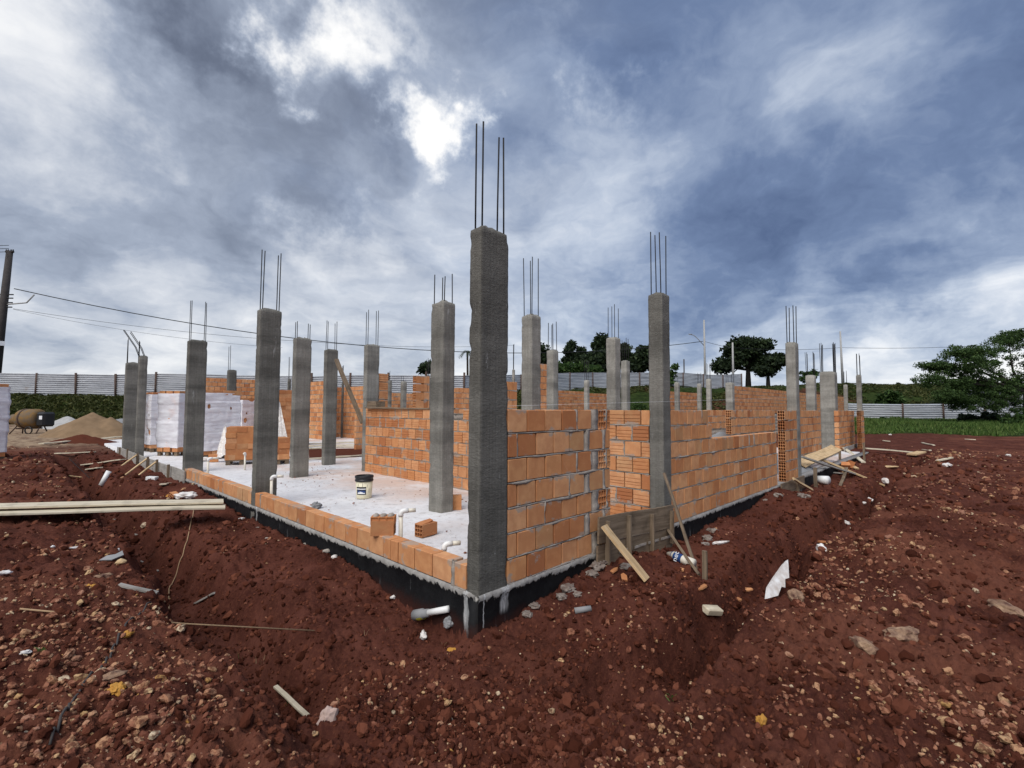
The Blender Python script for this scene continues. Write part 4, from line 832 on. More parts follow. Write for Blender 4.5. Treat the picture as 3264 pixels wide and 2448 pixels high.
# ---- left shutter with stakes and braces
t = thing('formwork_panel', 'long grey board shutter along the slab edge at left, with stakes', 'formwork', (-.05, 12, 0))
bar('board', (-.045, 9.15, .00), (-.05, 12.2, .0), .028, .30, WOODG, t); bar('board', (-.05, 12.22, .01), (-.06, 15., .02), .028, .30, WOODG, t); bar('board', (-.06, 15.02, .02), (-.10, 17.6, .03), .028, .30, WOODG, t)
for yy in (10.3, 11.5, 12.6, 14., 15.6, 17.): bar('stake', (-.10, yy, -.3), (-.10, yy, .20+.05*random.random()), .05, .05, WOODO, t, (0, 1, 0))
for yy in (11.5, 12.6, 14.0): bar('brace', (-.12, yy, .17), (-.72, yy-.35, -.28), .045, .03, WOODN, t)
plank('wide pale board bridging the trench at left, upper of the pair', atz(-90, 1612, .26), atz(712, 1598, .06), .30, .028, WOODP)
plank('wide pale board bridging the trench at left, lower of the pair', atz(-120, 1630, .22), atz(718, 1612, .025), .30, .028, WOODP)
def gp(label, x0, y0, x1, y1, w, t_, mat, dz=.03, group='loose boards and battens'): return plank(label, gpt(x0, y0, dz), gpt(x1, y1, dz), w, t_, mat, group=group)
gp('pale board lying across the trench before the shutter braces', 265, 1492, 394, 1478, .16, .03, WOODP, .10)
gp('short pale board under the longer one before the shutter braces', 280, 1503, 318, 1494, .12, .03, WOODP, .04)
gp('pale board offcut leaning towards the end of the grey shutter', 516, 1556, 580, 1531, .12, .025, WOODP, .05)
gp('grey slat on the stony ground at left beside the trench', 380, 1866, 502, 1893, .045, .02, WOODG, .02)
gp('thin pale stick lying across the trench floor', 622, 1934, 682, 1894, .035, .02, WOODG, .03)
gp('broken grey stick on the trench side below the pale boards', 366, 1656, 436, 1716, .035, .025, WOODG, .03)
gp('thin twig on the trench side below the grey stick', 449, 1789, 505, 1836, .02, .015, WOODG, .02)
gp('split slat lying on clods in the left foreground', 878, 2222, 984, 2308, .035, .018, WOODP, .045)
gp('short stick on the left spoil bank', 216, 1518, 260, 1528, .05, .02, WOODN, .03)
gp('long board across the mud before the sand pile', 130, 1420, 392, 1410, .2, .04, WOODP, .06)
gp('curved-looking slat on the mud before the sand pile', 178, 1450, 300, 1447, .12, .03, WOODP, .04)
# pipe, box, bag, brick pieces near the left shutter
a, b_ = gpt(322, 1554, .05), gpt(347, 1516, .10); tag(obj('pvc_pipe', pymesh('pvc_pipe', *tube([(0, 0, 0), b_-a], .055, 18), True), PVCW, None, a), 'short thick white pipe lying in the left trench', 'pipe')
p = gpt(484, 1533); tag(obj('white_box', MB().box((-.10, -.07, 0), (.10, .07, .075), .006).mesh('white_box'), PVCW, None, p, (0, .06, rad(-40))), 'small white box on the soil by the shutter braces', 'box')
p = gpt(592, 1596); blobo('white_bag', 'crumpled white plastic bag on the soil by the bridging boards', 'bag', p+np.array([0, 0, .04]), (.19, .10, .06), FOAM, 21, 3, .32, 2.2, rz=rad(-40))
p = gpt(553, 1598); loose('broken orange brick piece beside the crumpled bag', (p[0], p[1], p[2]+.04), rad(30), True, (.5, .8, .5), .5); p = gpt(540, 1585); blobo('brick_chunk', 'pale orange brick chunk behind the crumpled bag', 'brick piece', p+np.array([0, 0, .02]), (.07, .05, .04), ORANGE, 5, 1, .3)
# rebar ladder in the left trench
a, b_ = gpt(232, 1466, .06), gpt(300, 1526, .06); t = thing('rebar_cage', 'dark reinforcing cage strip lying in the left trench', 'rebar cage', a); d = b_-a; s_ = np.cross(d, (0, 0, 1)); s_ = s_/np.linalg.norm(s_)*.10
for k in (-1, 1): obj('rod', pymesh('rod', *tube([s_*k, d+s_*k], .008, 6), True), STEEL, t)
for k in range(14): obj('tie', pymesh('tie', *tube([d*(k+.5)/14-s_, d*(k+.5)/14+s_+np.array([0, 0, .01])], .006, 5), True), STEEL, t)
# cables and rods on the ground
def ground_line(name, label, cat, pts, r, mat, dz=.01, n=40, wig=.0):
    P = np.array([gpt(*q) for q in pts]); u = np.linspace(0, len(P)-1, n); Q = np.stack([np.interp(u, range(len(P)), P[:, k]) for k in range(3)], -1)
    Q[:, 0] += wig*vn(u*1.7, u*0, 3.); Q[:, 1] += wig*vn(u*1.7, u*0, 13.); Q[:, 2] = [gz(a, b_)+dz for a, b_ in Q[:, :2]]
    return tag(obj(name, pymesh(name, *tube(Q-Q[0], r, 6), True), mat, None, Q[0]), label, cat)
ground_line('cable', 'dark cable crossing the stony ground at lower left', 'cable', [(480, 1928), (410, 2025), (330, 2135), (235, 2280), (150, 2420)], .006, POLED, .018, 40, .02)
ground_line('rope', 'pale frayed rope hanging into the left trench from the bridging boards', 'rope', [(617, 1640), (605, 1720), (575, 1800), (545, 1870), (520, 1902)], .007, ROOT, .02, 30, .03)
a, b_ = gpt(60, 1998, .05), gpt(1002, 2030, .04); tag(obj('rusty_rod', pymesh('rusty_rod', *tube([(0, 0, 0), (b_-a)/2-np.array([0, 0, .02]), b_-a], .0055, 6), True), ROOT, None, a), 'long thin rusty rod lying across the left trench', 'rod')
# ---- foam, litter and lumps
def foam(label, x, y, r, seed, rz=0., dz=.02): blobo('foam_piece', label, 'foam', gpt(x, y)+np.array([0, 0, dz]), r, FOAM, seed, 2, .22, 1.6, 'white foam scraps in the right trench', rz)
flake('foam_shard', 'pointed white foam shard stuck in the right trench bank', 'foam', gpt(2478, 1928, .12), [(-.26, -.07), (-.10, -.085), (.0, -.045), (.04, -.06), (.10, -.01), (.16, -.015), (.24, .05), (.30, .10), (.20, .085), (-.02, .03), (-.16, -.01)], .02, FOAM, (rad(58), 0, rad(-8)))
flake('foam_shard', 'thin flat white scrap below the tar beam of the stepped wall', 'foam', gpt(2295, 1742, .03), [(-.13, .01), (-.07, .03), (.06, .01), (.16, -.015), (.03, -.025), (-.10, -.015)], .02, FOAM, (rad(20), 0, rad(-20)))
foam('white foam lump in the right trench nearest the pointed shard', 2618, 1752, (.13, .09, .09), 31, .5); foam('long pale foam scrap on the right trench floor', 2697, 1670, (.24, .07, .07), 32, .9); foam('rounded foam lump on the right trench floor, beyond the long scrap', 2772, 1592, (.20, .13, .11), 33, .3)
foam('small foam scrap before the rounded foam lump', 2755, 1608, (.09, .07, .05), 34); foam('egg-shaped foam lump at the tip of the long plank', 2820, 1536, (.24, .15, .14), 35, .8, .06); foam('white scrap on far soil by the last column', 2838, 1388, (.2, .14, .10), 36); foam('small white scrap on far right soil', 3215, 1454, (.16, .12, .08), 37)
foam('white stone-like scrap on the left stony ground', 80, 2110, (.045, .03, .02), 38); foam('white scrap at the left photo edge', 8, 1845, (.10, .05, .03), 39); foam('little white scrap on the left bank', 168, 1757, (.035, .03, .02), 40); foam('white scrap by the pointed twig in the left trench', 375, 1763, (.03, .02, .03), 41)
for i, (x, y, s) in enumerate(((1255, 1910, .05), (970, 1742, .05), (1010, 1752, .07), (1045, 1775, .08), (1065, 1792, .07), (852, 1718, .06), (770, 1655, .07), (820, 1688, .05))):
    blobo('mortar_crumb', 'whitish mortar crumb on the soil along the low wall', 'mortar crumb', gpt(x, y)+np.array([0, 0, .0]), (s*.8, s*.5, s*.35), MORT if i % 2 else FOAM, 50+i, 1, .3, 2., 'mortar crumbs along the low wall', i)
for i, (x, y, s) in enumerate(((1810, 1880, .09), (1790, 1900, .07), (1840, 1890, .06), (1660, 1935, .08), (1680, 1955, .06), (1705, 1935, .06), (1990, 1810, .09), (1905, 1820, .10), (1885, 1838, .08), (1925, 1805, .07), (2255, 1720, .10), (2270, 1700, .09), (2245, 1735, .07), (1620, 1960, .05), (2560, 1590, .12), (2480, 1590, .10), (2440, 1598, .08))):
    blobo('mortar_lump', 'grey mortar lump dropped at the foot of the front wall', 'lump', gpt(x, y)+np.array([0, 0, .01]), (s*.85, s*.7, s*.4), GREYL, 70+i, 2, .4, 2.2, 'mortar lumps at the foot of the front walls', i)
flake('plastic_scrap', 'torn whitish plastic scrap on the left bank', 'plastic', gpt(252, 1757, .03), [(-.09, 0), (-.02, .03), (.05, .01), (.10, .05), (.07, -.02), (.0, -.03)], .008, FOAM, (.3, .2, .4))
flake('rag', 'grey and brown rag on the left bank above the slat', 'rag', gpt(358, 1790, .03), [(-.10, .02), (-.03, .05), (.03, .02), (.09, .04), (.08, -.04), (-.02, -.05)], .012, GREYP, (.3, -.2, .1)); blobo('bark_chip', 'tan chip lying beside the grey rag', 'chip', gpt(385, 1798, .02), (.05, .04, .03), WOODN, 8, 1, .3)
p = gpt(2270, 1945, .03); tag(obj('wood_block', MB().box((-.10, -.045, -.03), (.10, .045, .03), .008).mesh('wood_block'), WOODP, None, p, (.3, .2, rad(-20))), 'cream wood offcut on the slope left of the pointed foam shard', 'wood block')
a, b_ = gpt(1832, 1958, .02), gpt(1884, 1944, .02); tag(obj('pipe_offcut', pymesh('pipe_offcut', *tube([(0, 0, 0), b_-a], [.026, .024], 12), True), GREYP, None, a), 'short grey pipe offcut on the corner soil mound', 'pipe')
for i, (x, y) in enumerate(((1957, 1828), (2178, 1812), (2190, 1830), (2240, 1862), (2350, 1895), (2380, 1890), (2620, 1735), (1990, 1850))):
    flake('brick_shard', 'orange brick shard lying on the soil before the front walls', 'brick piece', gpt(x, y, .015), [(-.06, -.02), (.02, -.03), (.07, -.005), (.05, .025), (-.03, .03)], .015, BRICK, (random.uniform(-.3, .3), random.uniform(-.3, .3), i), 'brick shards before the front walls')
# ---- porch clutter on the right
def zp(x, y, z): return atz(x, y, z)
bx0 = thing('formwork_panel', 'brown board shutter under the short hollow-cell wall', 'formwork', (8.8, -.08, 0)); bar('board', (8.02, -.08, -.10), (9.66, -.10, -.085), .026, .27, WOODO, bx0); bar('stake', (9.0, -.14, -.5), (9.02, -.13, .0), .05, .04, WOODO, bx0, (1, 0, 0))
b2 = thing('formwork_panel', 'board shutter across the porch front by the wide column', 'formwork', (14, -.1, 0)); bar('board', zp(2612, 1478, -.05), zp(2676, 1448, -.05), .03, .34, WOODG, b2); bar('board', zp(2690, 1442, -.02), zp(2736, 1425, -.02), .03, .34, WOODG, b2)
for x, y in ((2560, 1530), (2575, 1524), (2588, 1516), (2678, 1500), (2755, 1470)): q = gpt(x, y); bar('stake', q-np.array([0, 0, .2]), np.r_[q[:2], max(.16, q[2]+.6)], .11 if x < 2600 else .06, .06, WOODO, b2, (1, 0, 0))
plank('wide board tilted up against the wide porch column', atD(2552, 1478, 12.2), atD(2664, 1426, 14.4), .30, .035, WOODN, up=(-.6, -.35, .7)); plank('long plank sloping from the porch down into the right trench', atD(2610, 1462, 13.4), gpt(2816, 1551, .06), .13, .05, WOODN); plank('second long plank crossing under the sloping porch plank', atD(2554, 1456, 12.0), gpt(2722, 1520, .08), .10, .04, WOODG)
plank('short board below the sloping porch planks', gpt(2612, 1494, .15), gpt(2680, 1514, .12), .12, .04, WOODO); plank('flat board lying before the porch planks', gpt(2662, 1518, .05), gpt(2735, 1518, .05), .10, .03, WOODG); plank('pale board beyond the porch shutter', gpt(2690, 1462, .10), gpt(2752, 1478, .05), .12, .04, WOODP)
plank('pale board beside the tumbled hollow brick', gpt(2700, 1488, .1), gpt(2732, 1498, .05), .12, .04, WOODN); plank('small light batten against the brown shutter under the hollow-cell wall', atY(2530, 1526, -.2), gpt(2590, 1562, .02), .06, .035, WOODN, up=(0, -1, .5)); plank('short prop stick leaning in the mud before the porch', gpt(2678, 1548, .0), gpt(2700, 1520, .25), .07, .05, WOODO)
p = gpt(2600, 1558); plank('square stake before the white pipe near the porch', p-np.array([0, 0, .1]), p+np.array([0, 0, .48]), .07, .06, WOODO, up=(1, 0, 0), name='stake', cat='stake', group='ground stakes'); plank('long pale board on the soil beyond the last porch column', gpt(2757, 1443, .12), gpt(2918, 1450, .10), .22, .04, WOODP); plank('loose board offcut at the end of the long pale board', gpt(2905, 1460, .10), gpt(2938, 1452, .14), .28, .05, WOODN)
for i, (x0, y0, x1, y1) in enumerate(((2938, 1412, 2976, 1424), (2942, 1435, 2965, 1442), (2815, 1408, 2836, 1408), (2985, 1474, 3035, 1469), (3075, 1403, 3110, 1404))): plank(('thin lath on the far right soil', 'short white lath below the thin lath', 'tiny lath near the last column', 'pale lath on the middle of the right soil', 'lath at the edge of the grass')[i], gpt(x0, y0, .05), gpt(x1, y1, .05), .08, .04, WOODP)
a, b_ = gpt(2580, 1540, .10), gpt(2640, 1548, .10); t = thing('pvc_pipe', 'thick white pipe with narrower end lying before the porch', 'pipe', a); d = b_-a; obj('barrel', pymesh('barrel', *tube([d*.42, d], .10, 18), True), PVCW, t); obj('spigot', pymesh('spigot', *tube([d*0, d*.43], [.055, .06], 14), True), PVCW, t)
p = gpt(2692, 1500); loose('hollow brick tumbled on the soil under the sloping porch planks', (p[0], p[1], p[2]+.14), rad(-60), True, (1, 1, 1), .7); p = gpt(2712, 1492); loose('plain brick tilted beside the tumbled hollow brick', (p[0], p[1], p[2]+.13), rad(20), False, (1, 1, 1), .4); p = gpt(2535, 1556); loose('brick propping the brown shutter under the hollow-cell wall', (p[0], p[1], p[2]+.08), rad(10), False)
blobo('wood_chip', 'yellowish split wood chip on the soil right of the porch', 'wood chip', gpt(2840, 1493, .03), (.22, .06, .04), WOODN, 3, 2, .4, 2., rz=-.6); blobo('plastic_lump', 'pale crumpled scrap on the right soil', 'plastic', gpt(3020, 1490, .03), (.18, .10, .05), FOAM, 13, 2, .35)
# ---- rocks
ROCK = simple('tan_rock', (.40, .26, .16), .9, .3, 22., .3, 0., .8, 70., (.085, .035, .028))
for i, (x, y, r, lab, mt) in enumerate(((1048, 2326, (.055, .035, .05), 'large pinkish white rock in the bottom foreground', 'w'), (2755, 2072, (.075, .055, .04), 'dark-sided tan rock, left of the two big rocks on the right bank', 's'), (2872, 2048, (.11, .07, .04), 'largest tan rock on the right bank', 's'), (3205, 1945, (.10, .07, .05), 'mossy rock at the right photo edge', 's'), (2536, 1940, (.055, .05, .05), 'round tan rock on the rim of the right trench', 's'), (362, 2196, (.055, .035, .025), 'pale upper one of two flat rocks at lower left', 's'), (372, 2228, (.055, .035, .025), 'yellow lower one of two flat rocks at lower left', 'o'), (1432, 2010, (.05, .045, .05), 'round grey stone by the tar beam at the corner', 'g'), (1350, 2030, (.055, .03, .03), 'white stone below the stub pipe socket', 'f'), (1440, 2072, (.04, .03, .02), 'orange stone below the corner', 'o'), (405, 2052, (.035, .025, .02), 'small orange stone beside the dark cable', 'o'), (2428, 2350, (.022, .03, .025), 'bright yellow stone at the bottom right', 'o'), (332, 1840, (.07, .05, .04), 'tan block of stone above the grey slat', 's'), (290, 1870, (.06, .04, .02), 'orange flat stone above the grey slat', 'o'))):
    blobo('rock', lab, 'rock', gpt(x, y)+np.array([0, 0, r[2]*.35]), r, {'s': ROCK, 'o': ORANGE, 'g': GREYP, 'f': FOAM, 'w': simple('pale_rock', (.55, .40, .34), .9, .35, 30.)}[mt], 100+i, 2, .38, 1.8, None, i*1.3)
# ------------------------------------------------------------------ gravel, clods, countable stones
def scatter(n, rmin, rmax, seed, dens):
    r_ = np.random.default_rng(seed); out = []
    while sum(len(o) for o in out) < n:
        r = np.exp(r_.uniform(math.log(rmin), math.log(rmax), 20000)); a = np.radians(r_.uniform(-51, 51, 20000)); x = CAM[0]+r*np.cos(YAW-a); y = CAM[1]+r*np.sin(YAW-a)
        ok = r_.random(20000) < dens(x, y, r)*((x < -.03) | (y < -.03)); out.append(np.stack([x, y, r], -1)[ok])
    return np.concatenate(out)[:n]
def many(name, P, size, sub, mat, seed, flat=(.55, .8), sink=.25, smooth=False):
    r_ = np.random.default_rng(seed); V0, F0 = ico(sub); n = len(P); k = len(V0)
    V = np.repeat(V0[None], n, 0)*(1+r_.normal(0, .17 if sub == 0 else .0, (n, k, 1)))
    if sub: 
        ph = r_.uniform(0, 50, (n, 1)); q = V0[None]*1.6+ph[..., None]; V = V*(1+.85*fbm(q[..., 0], q[..., 1], q[..., 2], 2))[..., None]
    sc = np.stack([np.ones(n), r_.uniform(.6, .95, n), r_.uniform(*flat, n)], -1); V = V*sc[:, None]*size[:, None, None]
    a = r_.uniform(0, 2*math.pi, n); c, s = np.cos(a)[:, None], np.sin(a)[:, None]; tlt = r_.normal(0, .35, (n, 1))
    x, y, z = V[..., 0]*c-V[..., 1]*s, V[..., 0]*s+V[..., 1]*c, V[..., 2]; z = z+x*tlt
    V = np.stack([x+P[:, None, 0], y+P[:, None, 1], z+(H(P[:, 0], P[:, 1])+size*sink)[:, None]], -1).reshape(-1, 3)
    F = (F0[None]+(np.arange(n)*k)[:, None, None]).reshape(-1, 3)
    return obj(name, npmesh(name, V, F, smooth), mat)
def dens_stone(x, y, r):
    s = ssig(x, y); return np.clip((.20+.80*sst(1.6, 1.95, s))*(.10+2.4*np.clip(fbm(x*1.3, y*1.3, 50., 4)+.10, 0, 1)), 0, 1)
P_ = scatter(19000, 1.2, 26, 1, dens_stone); r_ = np.random.default_rng(3)
size = np.minimum(.0065*np.exp(r_.normal(0, .62, len(P_))), .034)*np.clip((P_[:, 2]/3)**.55, .75, 3.)
near = P_[:, 2] < 4.5
tag(many('gravel', P_[near], size[near], 1, STONE, 4), 'pinkish tan gravel strewn over the red soil banks', 'gravel', kind='stuff')
tag(many('far_gravel', P_[~near], size[~near], 0, STONE, 5), 'fine tan gravel on the more distant red soil', 'gravel', kind='stuff')
P_ = scatter(24000, 1.2, 22, 2, lambda x, y, r: np.clip(.30+.70*np.exp(-((ssig(x, y)-1.05)/.45)**2), 0, 1)); size = np.minimum(.009*np.exp(r_.normal(0, .55, len(P_))), .04)*np.clip((P_[:, 2]/3)**.6, .75, 3.)
near = P_[:, 2] < 3.2
tag(many('soil_clods', P_[near], size[near]*1.15, 1, CLOD, 6, (.6, .95)), 'loose dark red soil crumbs near the camera', 'soil clods', kind='stuff')
tag(many('far_soil_clods', P_[~near], size[~near], 0, CLOD, 7, (.6, .95)), 'loose dark red soil clods along the trenches', 'soil clods', kind='stuff')
SM = []
for k in range(10):
    V, F = blob((1, .8, .62), 200+k, 2, .32, 1.5); V = V+np.random.default_rng(k).normal(0, .02, V.shape); SM.append(npmesh('stone', V, F)); SM[-1].materials.append(STONE)
P_ = scatter(150, 1.5, 7.5, 8, lambda x, y, r: dens_stone(x, y, r)*(ssig(x, y) > 1.7))
for i, (x, y, r) in enumerate(P_):
    s = min(.016*math.exp(random.gauss(0, .35)), .038)*min(max((r/3)**.5, .8), 1.5)
    tag(obj('stone', SM[i % 10], None, None, (x, y, gz(x, y)+s*.3), (random.gauss(0, .3), random.gauss(0, .3), random.random()*6.3), (s, s, s)), 'tan or pinkish loose stone lying on the red soil bank', 'stone', 'loose stones on the soil banks')
# ------------------------------------------------------------------ small weeds
def tuft(label, p, n, h, spread, mat, w=.004, name='grass_tuft'):
    V, F = [], []
    for i in range(n):
        a = random.random()*6.28; l = h*random.uniform(.6, 1.1); o = np.array([random.gauss(0, spread), random.gauss(0, spread), 0]); d = np.array([math.cos(a), math.sin(a), 0])*random.uniform(.1, .7); sd_ = np.array([-math.sin(a), math.cos(a), 0])*w
        for k in range(4):
            t_ = k/3; c = o+d*l*t_*t_+np.array([0, 0, l*t_*(1-.25*t_)]); ww = sd_*(1-t_*.9); V += [c-ww, c+ww]
        b0 = len(V)-8; F += [(b0+2*k, b0+2*k+1, b0+2*k+3, b0+2*k+2) for k in range(3)]
    return tag(obj(name, pymesh(name, V, F), mat, None, p), label, 'grass')
tuft('thin green grass shoots in the left foreground trench', gpt(752, 2105), 7, .10, .03, LEAFO); tuft('dry straw-coloured grass stalks beside the green shoots', gpt(830, 2110), 7, .12, .03, ROOT); tuft('tiny green weed beside the split slat', gpt(936, 2308), 6, .05, .015, LEAFM); tuft('green grass blade above the split slat', gpt(912, 2255), 4, .08, .01, LEAFO)
tuft('tiny seedling on the right trench floor', gpt(2138, 2228), 7, .045, .02, LEAFG, .010, 'seedling'); tuft('small green leaf by the white scrap at left', gpt(126, 2108), 4, .04, .01, LEAFG, .010, 'seedling')
for i, (x, y) in enumerate(((1232, 2025), (1165, 2040), (1415, 2055), (1960, 2320), (1690, 2190), (2215, 2340))): tuft('dry root fibre sticking out of the soil mound', gpt(x, y), 2, .08, .01, ROOT, .0025, 'root_fibre')['group'] = 'dry root fibres on the soil mound'
# ------------------------------------------------------------------ sand pile, grey pile, mixer
def heap(name, label, cx, cy, z0, rx, ry, h, mat, seed, rz=0., two=None):
    n = 60; u, v = np.meshgrid(np.linspace(-1, 1, n), np.linspace(-1, 1, n)); r = np.sqrt(u**2+v**2); z = h*np.clip(1-r, 0, None)**.95
    if two: z = np.maximum(z, h*two[2]*np.clip(1-np.sqrt((u-two[0])**2+(v-two[1])**2)/.75, 0, None))
    z = z*(1+.18*fbm(u*3+seed, v*3, seed, 3))+.05*fbm(u*8, v*8, seed+2., 3)*(z > 0)-.06
    c, s = math.cos(rz), math.sin(rz); X, Y = u*rx, v*ry; V = np.stack([X*c-Y*s, X*s+Y*c, z], -1).reshape(-1, 3); I = np.arange(n*n).reshape(n, n)
    return tag(obj(name, npmesh(name, V, np.stack([I[:-1, :-1], I[:-1, 1:], I[1:, 1:], I[1:, :-1]], -1).reshape(-1, 4), True), mat, None, (cx, cy, z0)), label, name.replace('_', ' '))
p = atD(290, 1400, 25); heap('sand_pile', 'tan sand pile with two peaks left of the building', p[0], p[1], gz(p[0], p[1]), 2.25, 1.9, 1.30, SAND, 3., YAW-math.pi/2, (.42, 0, .82))
p = atD(262, 1412, 20.5); heap('soil_pile', 'small dark red soil heap before the sand pile', p[0], p[1], gz(p[0], p[1])-.02, 1.7, .9, .42, CLOD, 5., YAW-math.pi/2)
p = atD(385, 1360, 30); heap('gravel_pile', 'dark grey gravel heap beyond the left columns', p[0], p[1], gz(p[0], p[1]), 2.6, 2., .9, GREYP, 7.)
p = atD(215, 1345, 33); heap('rubble_pile', 'pale grey rubble heap behind the mixer motor', p[0], p[1], gz(p[0], p[1]), 2.3, 1.2, .85, POLEC, 9., YAW-math.pi/2)
p = atD(2300, 1380, 13.5); heap('sand_pile', 'grey sand heap inside the building behind the stepped wall', p[0], p[1], 0., 2.6, 2.2, 1.0, GREYP, 11.)
p = atD(92, 1384, 27); t = thing('concrete_mixer', 'yellow drum concrete mixer with dark motor guard left of the sand pile', 'concrete mixer', (p[0], p[1], gz(p[0], p[1])), YAW-math.pi/2); t.scale = (.8, .8, .8)
def onx(prof, k=20): V, F = lathe(prof, k); return [(z, x, y) for x, y, z in V], F
mb = MB(); V, F = onx([(.0, -.55), (.60, -.55), (.66, -.35), (.66, .62), (.45, .78), (0., .78)]); mb.add(np.array(V)+np.array([.0, 0, 1.05]), F); dr = obj('drum', mb.mesh('drum', True), YELLOW, t)
mb = MB(); V, F = onx([(.30, -1.15), (.34, -1.15), (.36, -1.0), (.40, -.6), (.58, -.53), (.3, -.9)]); mb.add(np.array(V)+np.array([0, 0, 1.0]), F); obj('mouth', mb.mesh('mouth', True), YELLOW, dr)
mb = MB(); V, F = onx([(.665, -.25), (.69, -.25), (.69, -.15), (.665, -.15)]); mb.add(np.array(V)+np.array([0, 0, 1.05]), F); obj('ring', mb.mesh('ring', True), RUST, dr)
mb = MB(); V, F = bevbox((.62, .9, 1.0), .12); mb.add(np.array(V)+np.array([1.12, 0, 1.0]), F); g_ = obj('motor_guard', mb.mesh('motor_guard'), BLACK, t); obj('label', MB().box((1.1, -.47, 1.0), (1.3, -.452, 1.25)).mesh('label'), LABELW, g_)
for a, b_ in (((-.9, -.45, 0), (-.5, -.1, .8)), ((-.9, .45, 0), (-.5, .1, .8)), ((.9, -.45, 0), (.9, -.1, .6)), ((.9, .45, 0), (.9, .1, .6))): obj('leg', pymesh('leg', *tube([a, b_], .04, 8), True), RUST, t)
V, F = lathe([(.22, -.04), (.26, -.04), (.26, .04), (.22, .04), (.22, -.04)], 20); obj('wheel', pymesh('wheel', [(x+.45, z-.5, y+.26) for x, y, z in V], F, True), BLACK, t)
obj('tow_bar', pymesh('tow_bar', *tube([(-.9, 0, .35), (.9, 0, .4)], .05, 8), True), RUST, t)
# ------------------------------------------------------------------ fences
def vw(lat, dep): return np.array([CAM[0]+dep*math.cos(YAW)+lat*math.sin(YAW), CAM[1]+dep*math.sin(YAW)-lat*math.cos(YAW)])
def fence(label, pts, hgt, pitch, group, wob=.0, zoff=0., post=.07, extra=.25, per=.19, zfix=None):
    P = [vw(*q) for q in pts]; t = thing('metal_fence', label, 'fence', (P[0][0], P[0][1], gz(*P[0])), 0, group); o = np.array([P[0][0], P[0][1], gz(*P[0])])
    seq = []
    for a, b_ in zip(P[:-1], P[1:]):
        n = max(1, int(np.linalg.norm(b_-a)/pitch)); seq += [a+(b_-a)*i/n for i in range(n)]
    seq.append(P[-1])
    Z = [float(Hbase(*q))+zoff+wob*random.gauss(0, 1) for q in seq]
    prof = []; z = 0.; i = 0
    while z < hgt: prof += [(z, 0.), (z+per*.25, .0), (z+per*.45, .10), (z+per*.7, .10)]; z += per
    prof.append((hgt, 0.))
    for i in range(len(seq)-1):
        a, b_ = seq[i], seq[i+1]; d = (b_-a)/np.linalg.norm(b_-a); nrm = np.array([d[1], -d[0]]); V = []
        for q, zz_ in ((a, Z[i]+random.gauss(0, .03)), (b_, Z[i+1]+random.gauss(0, .03))):
            for pz, po in prof: V.append((q[0]+nrm[0]*po-o[0], q[1]+nrm[1]*po-o[1], zz_+pz-o[2]))
        m_ = len(prof); obj('sheet', pymesh('sheet', V, [(k, k+1, m_+k+1, m_+k) for k in range(m_-1)]), FENCE, t)
    for q, zz_ in zip(seq, Z):
        tl = random.gauss(0, .05); dv = CAM[:2]-q; dv /= np.linalg.norm(dv); c = q+dv*.09
        obj('post', pymesh('post', *tube([(c[0]-o[0], c[1]-o[1], zz_-.4-o[2]), (c[0]+tl-o[0], c[1]-o[1], zz_+hgt+random.uniform(.05, extra)-o[2])], post, 6), True), RUST, t)
    return t
fence('long corrugated metal fence on the grassy bank at left', [(-64, 48.6), (-44, 49.), (-5, 50.5)], 2.25, 3.6, 'corrugated metal fences round the site', .03, -.1, .11, .5, .21)
fence('corrugated metal fence on the bank behind the building centre', [(-5, 50.6), (4, 60), (11, 66), (36, 76)], 2.2, 3.4, 'corrugated metal fences round the site', .03, -.1, .11, .2, .2)
fence('low whitish corrugated fence along the grass at right', [(36, 57), (45, 56), (62, 54), (72, 53)], 1.75, 4.2, 'corrugated metal fences round the site', .02, .05, .10, .12, .25)
# ------------------------------------------------------------------ poles and wires
def pole(label, px, D, ytop, r0, r1, mat, lean=0., group='utility poles', arms=()):
    a = atD(px, ytop, D); zb = gz(a[0], a[1])-.3; t = thing('utility_pole', label, 'utility pole', (a[0], a[1], 0), 0, group)
    obj('shaft', pymesh('shaft', *tube([(-lean*CR[0]*(a[2]-zb), -lean*CR[1]*(a[2]-zb), zb), (0, 0, a[2])], [r0, r1], 10), True), mat, t)
    for dz, l, r in arms:
        c = np.array([0, 0, a[2]+dz]); e = np.array([CR[0], CR[1], 0])
        br = obj('crossarm', pymesh('crossarm', *tube([c-e*l, c+e*l], r, 8), True), mat, t)
        for s in (-1, -.4, .4, 1): obj('insulator', pymesh('insulator', *tube([c+e*l*s*.9, c+e*l*s*.9+np.array([0, 0, .28])], [.09, .05], 8), True), BLACK, br)
    return t, a
t, a0 = pole('dark tapering utility pole with crossarms at the left photo edge', 31, 54, 800, .50, .30, POLED, .055, arms=((-.1, .42, .12),))
c = np.array([0, 0, a0[2]]); e = np.array([CR[0], CR[1], 0])
for dz in (-4.9, -5.3, -5.8, -6.3): obj('insulator', pymesh('insulator', *tube([c+e*(-.9-.055*dz*-1)+np.array([0, 0, dz]), c+e*(.95+.055*dz)+np.array([0, 0, dz])], .07, 8), True), BLACK, t)
obj('lamp_arm', pymesh('lamp_arm', *tube([c+e*.1+np.array([0, 0, -6.0]), c+e*2.2+np.array([0, 0, -5.8]), c+e*3.0+np.array([0, 0, -4.9])], .07, 8), True), POLEC, t); obj('sign_plate', MB().box((-.30, -.52, -10.6), (.45, -.46, -10.1)).mesh('sign_plate'), LABELW, t, (-e[0]*.58, -e[1]*.58, a0[2]))
t, a1 = pole('pale concrete lamp pole with a curved arm behind the centre fence', 2244, 78, 1020, .20, .12, POLEC, -.004)
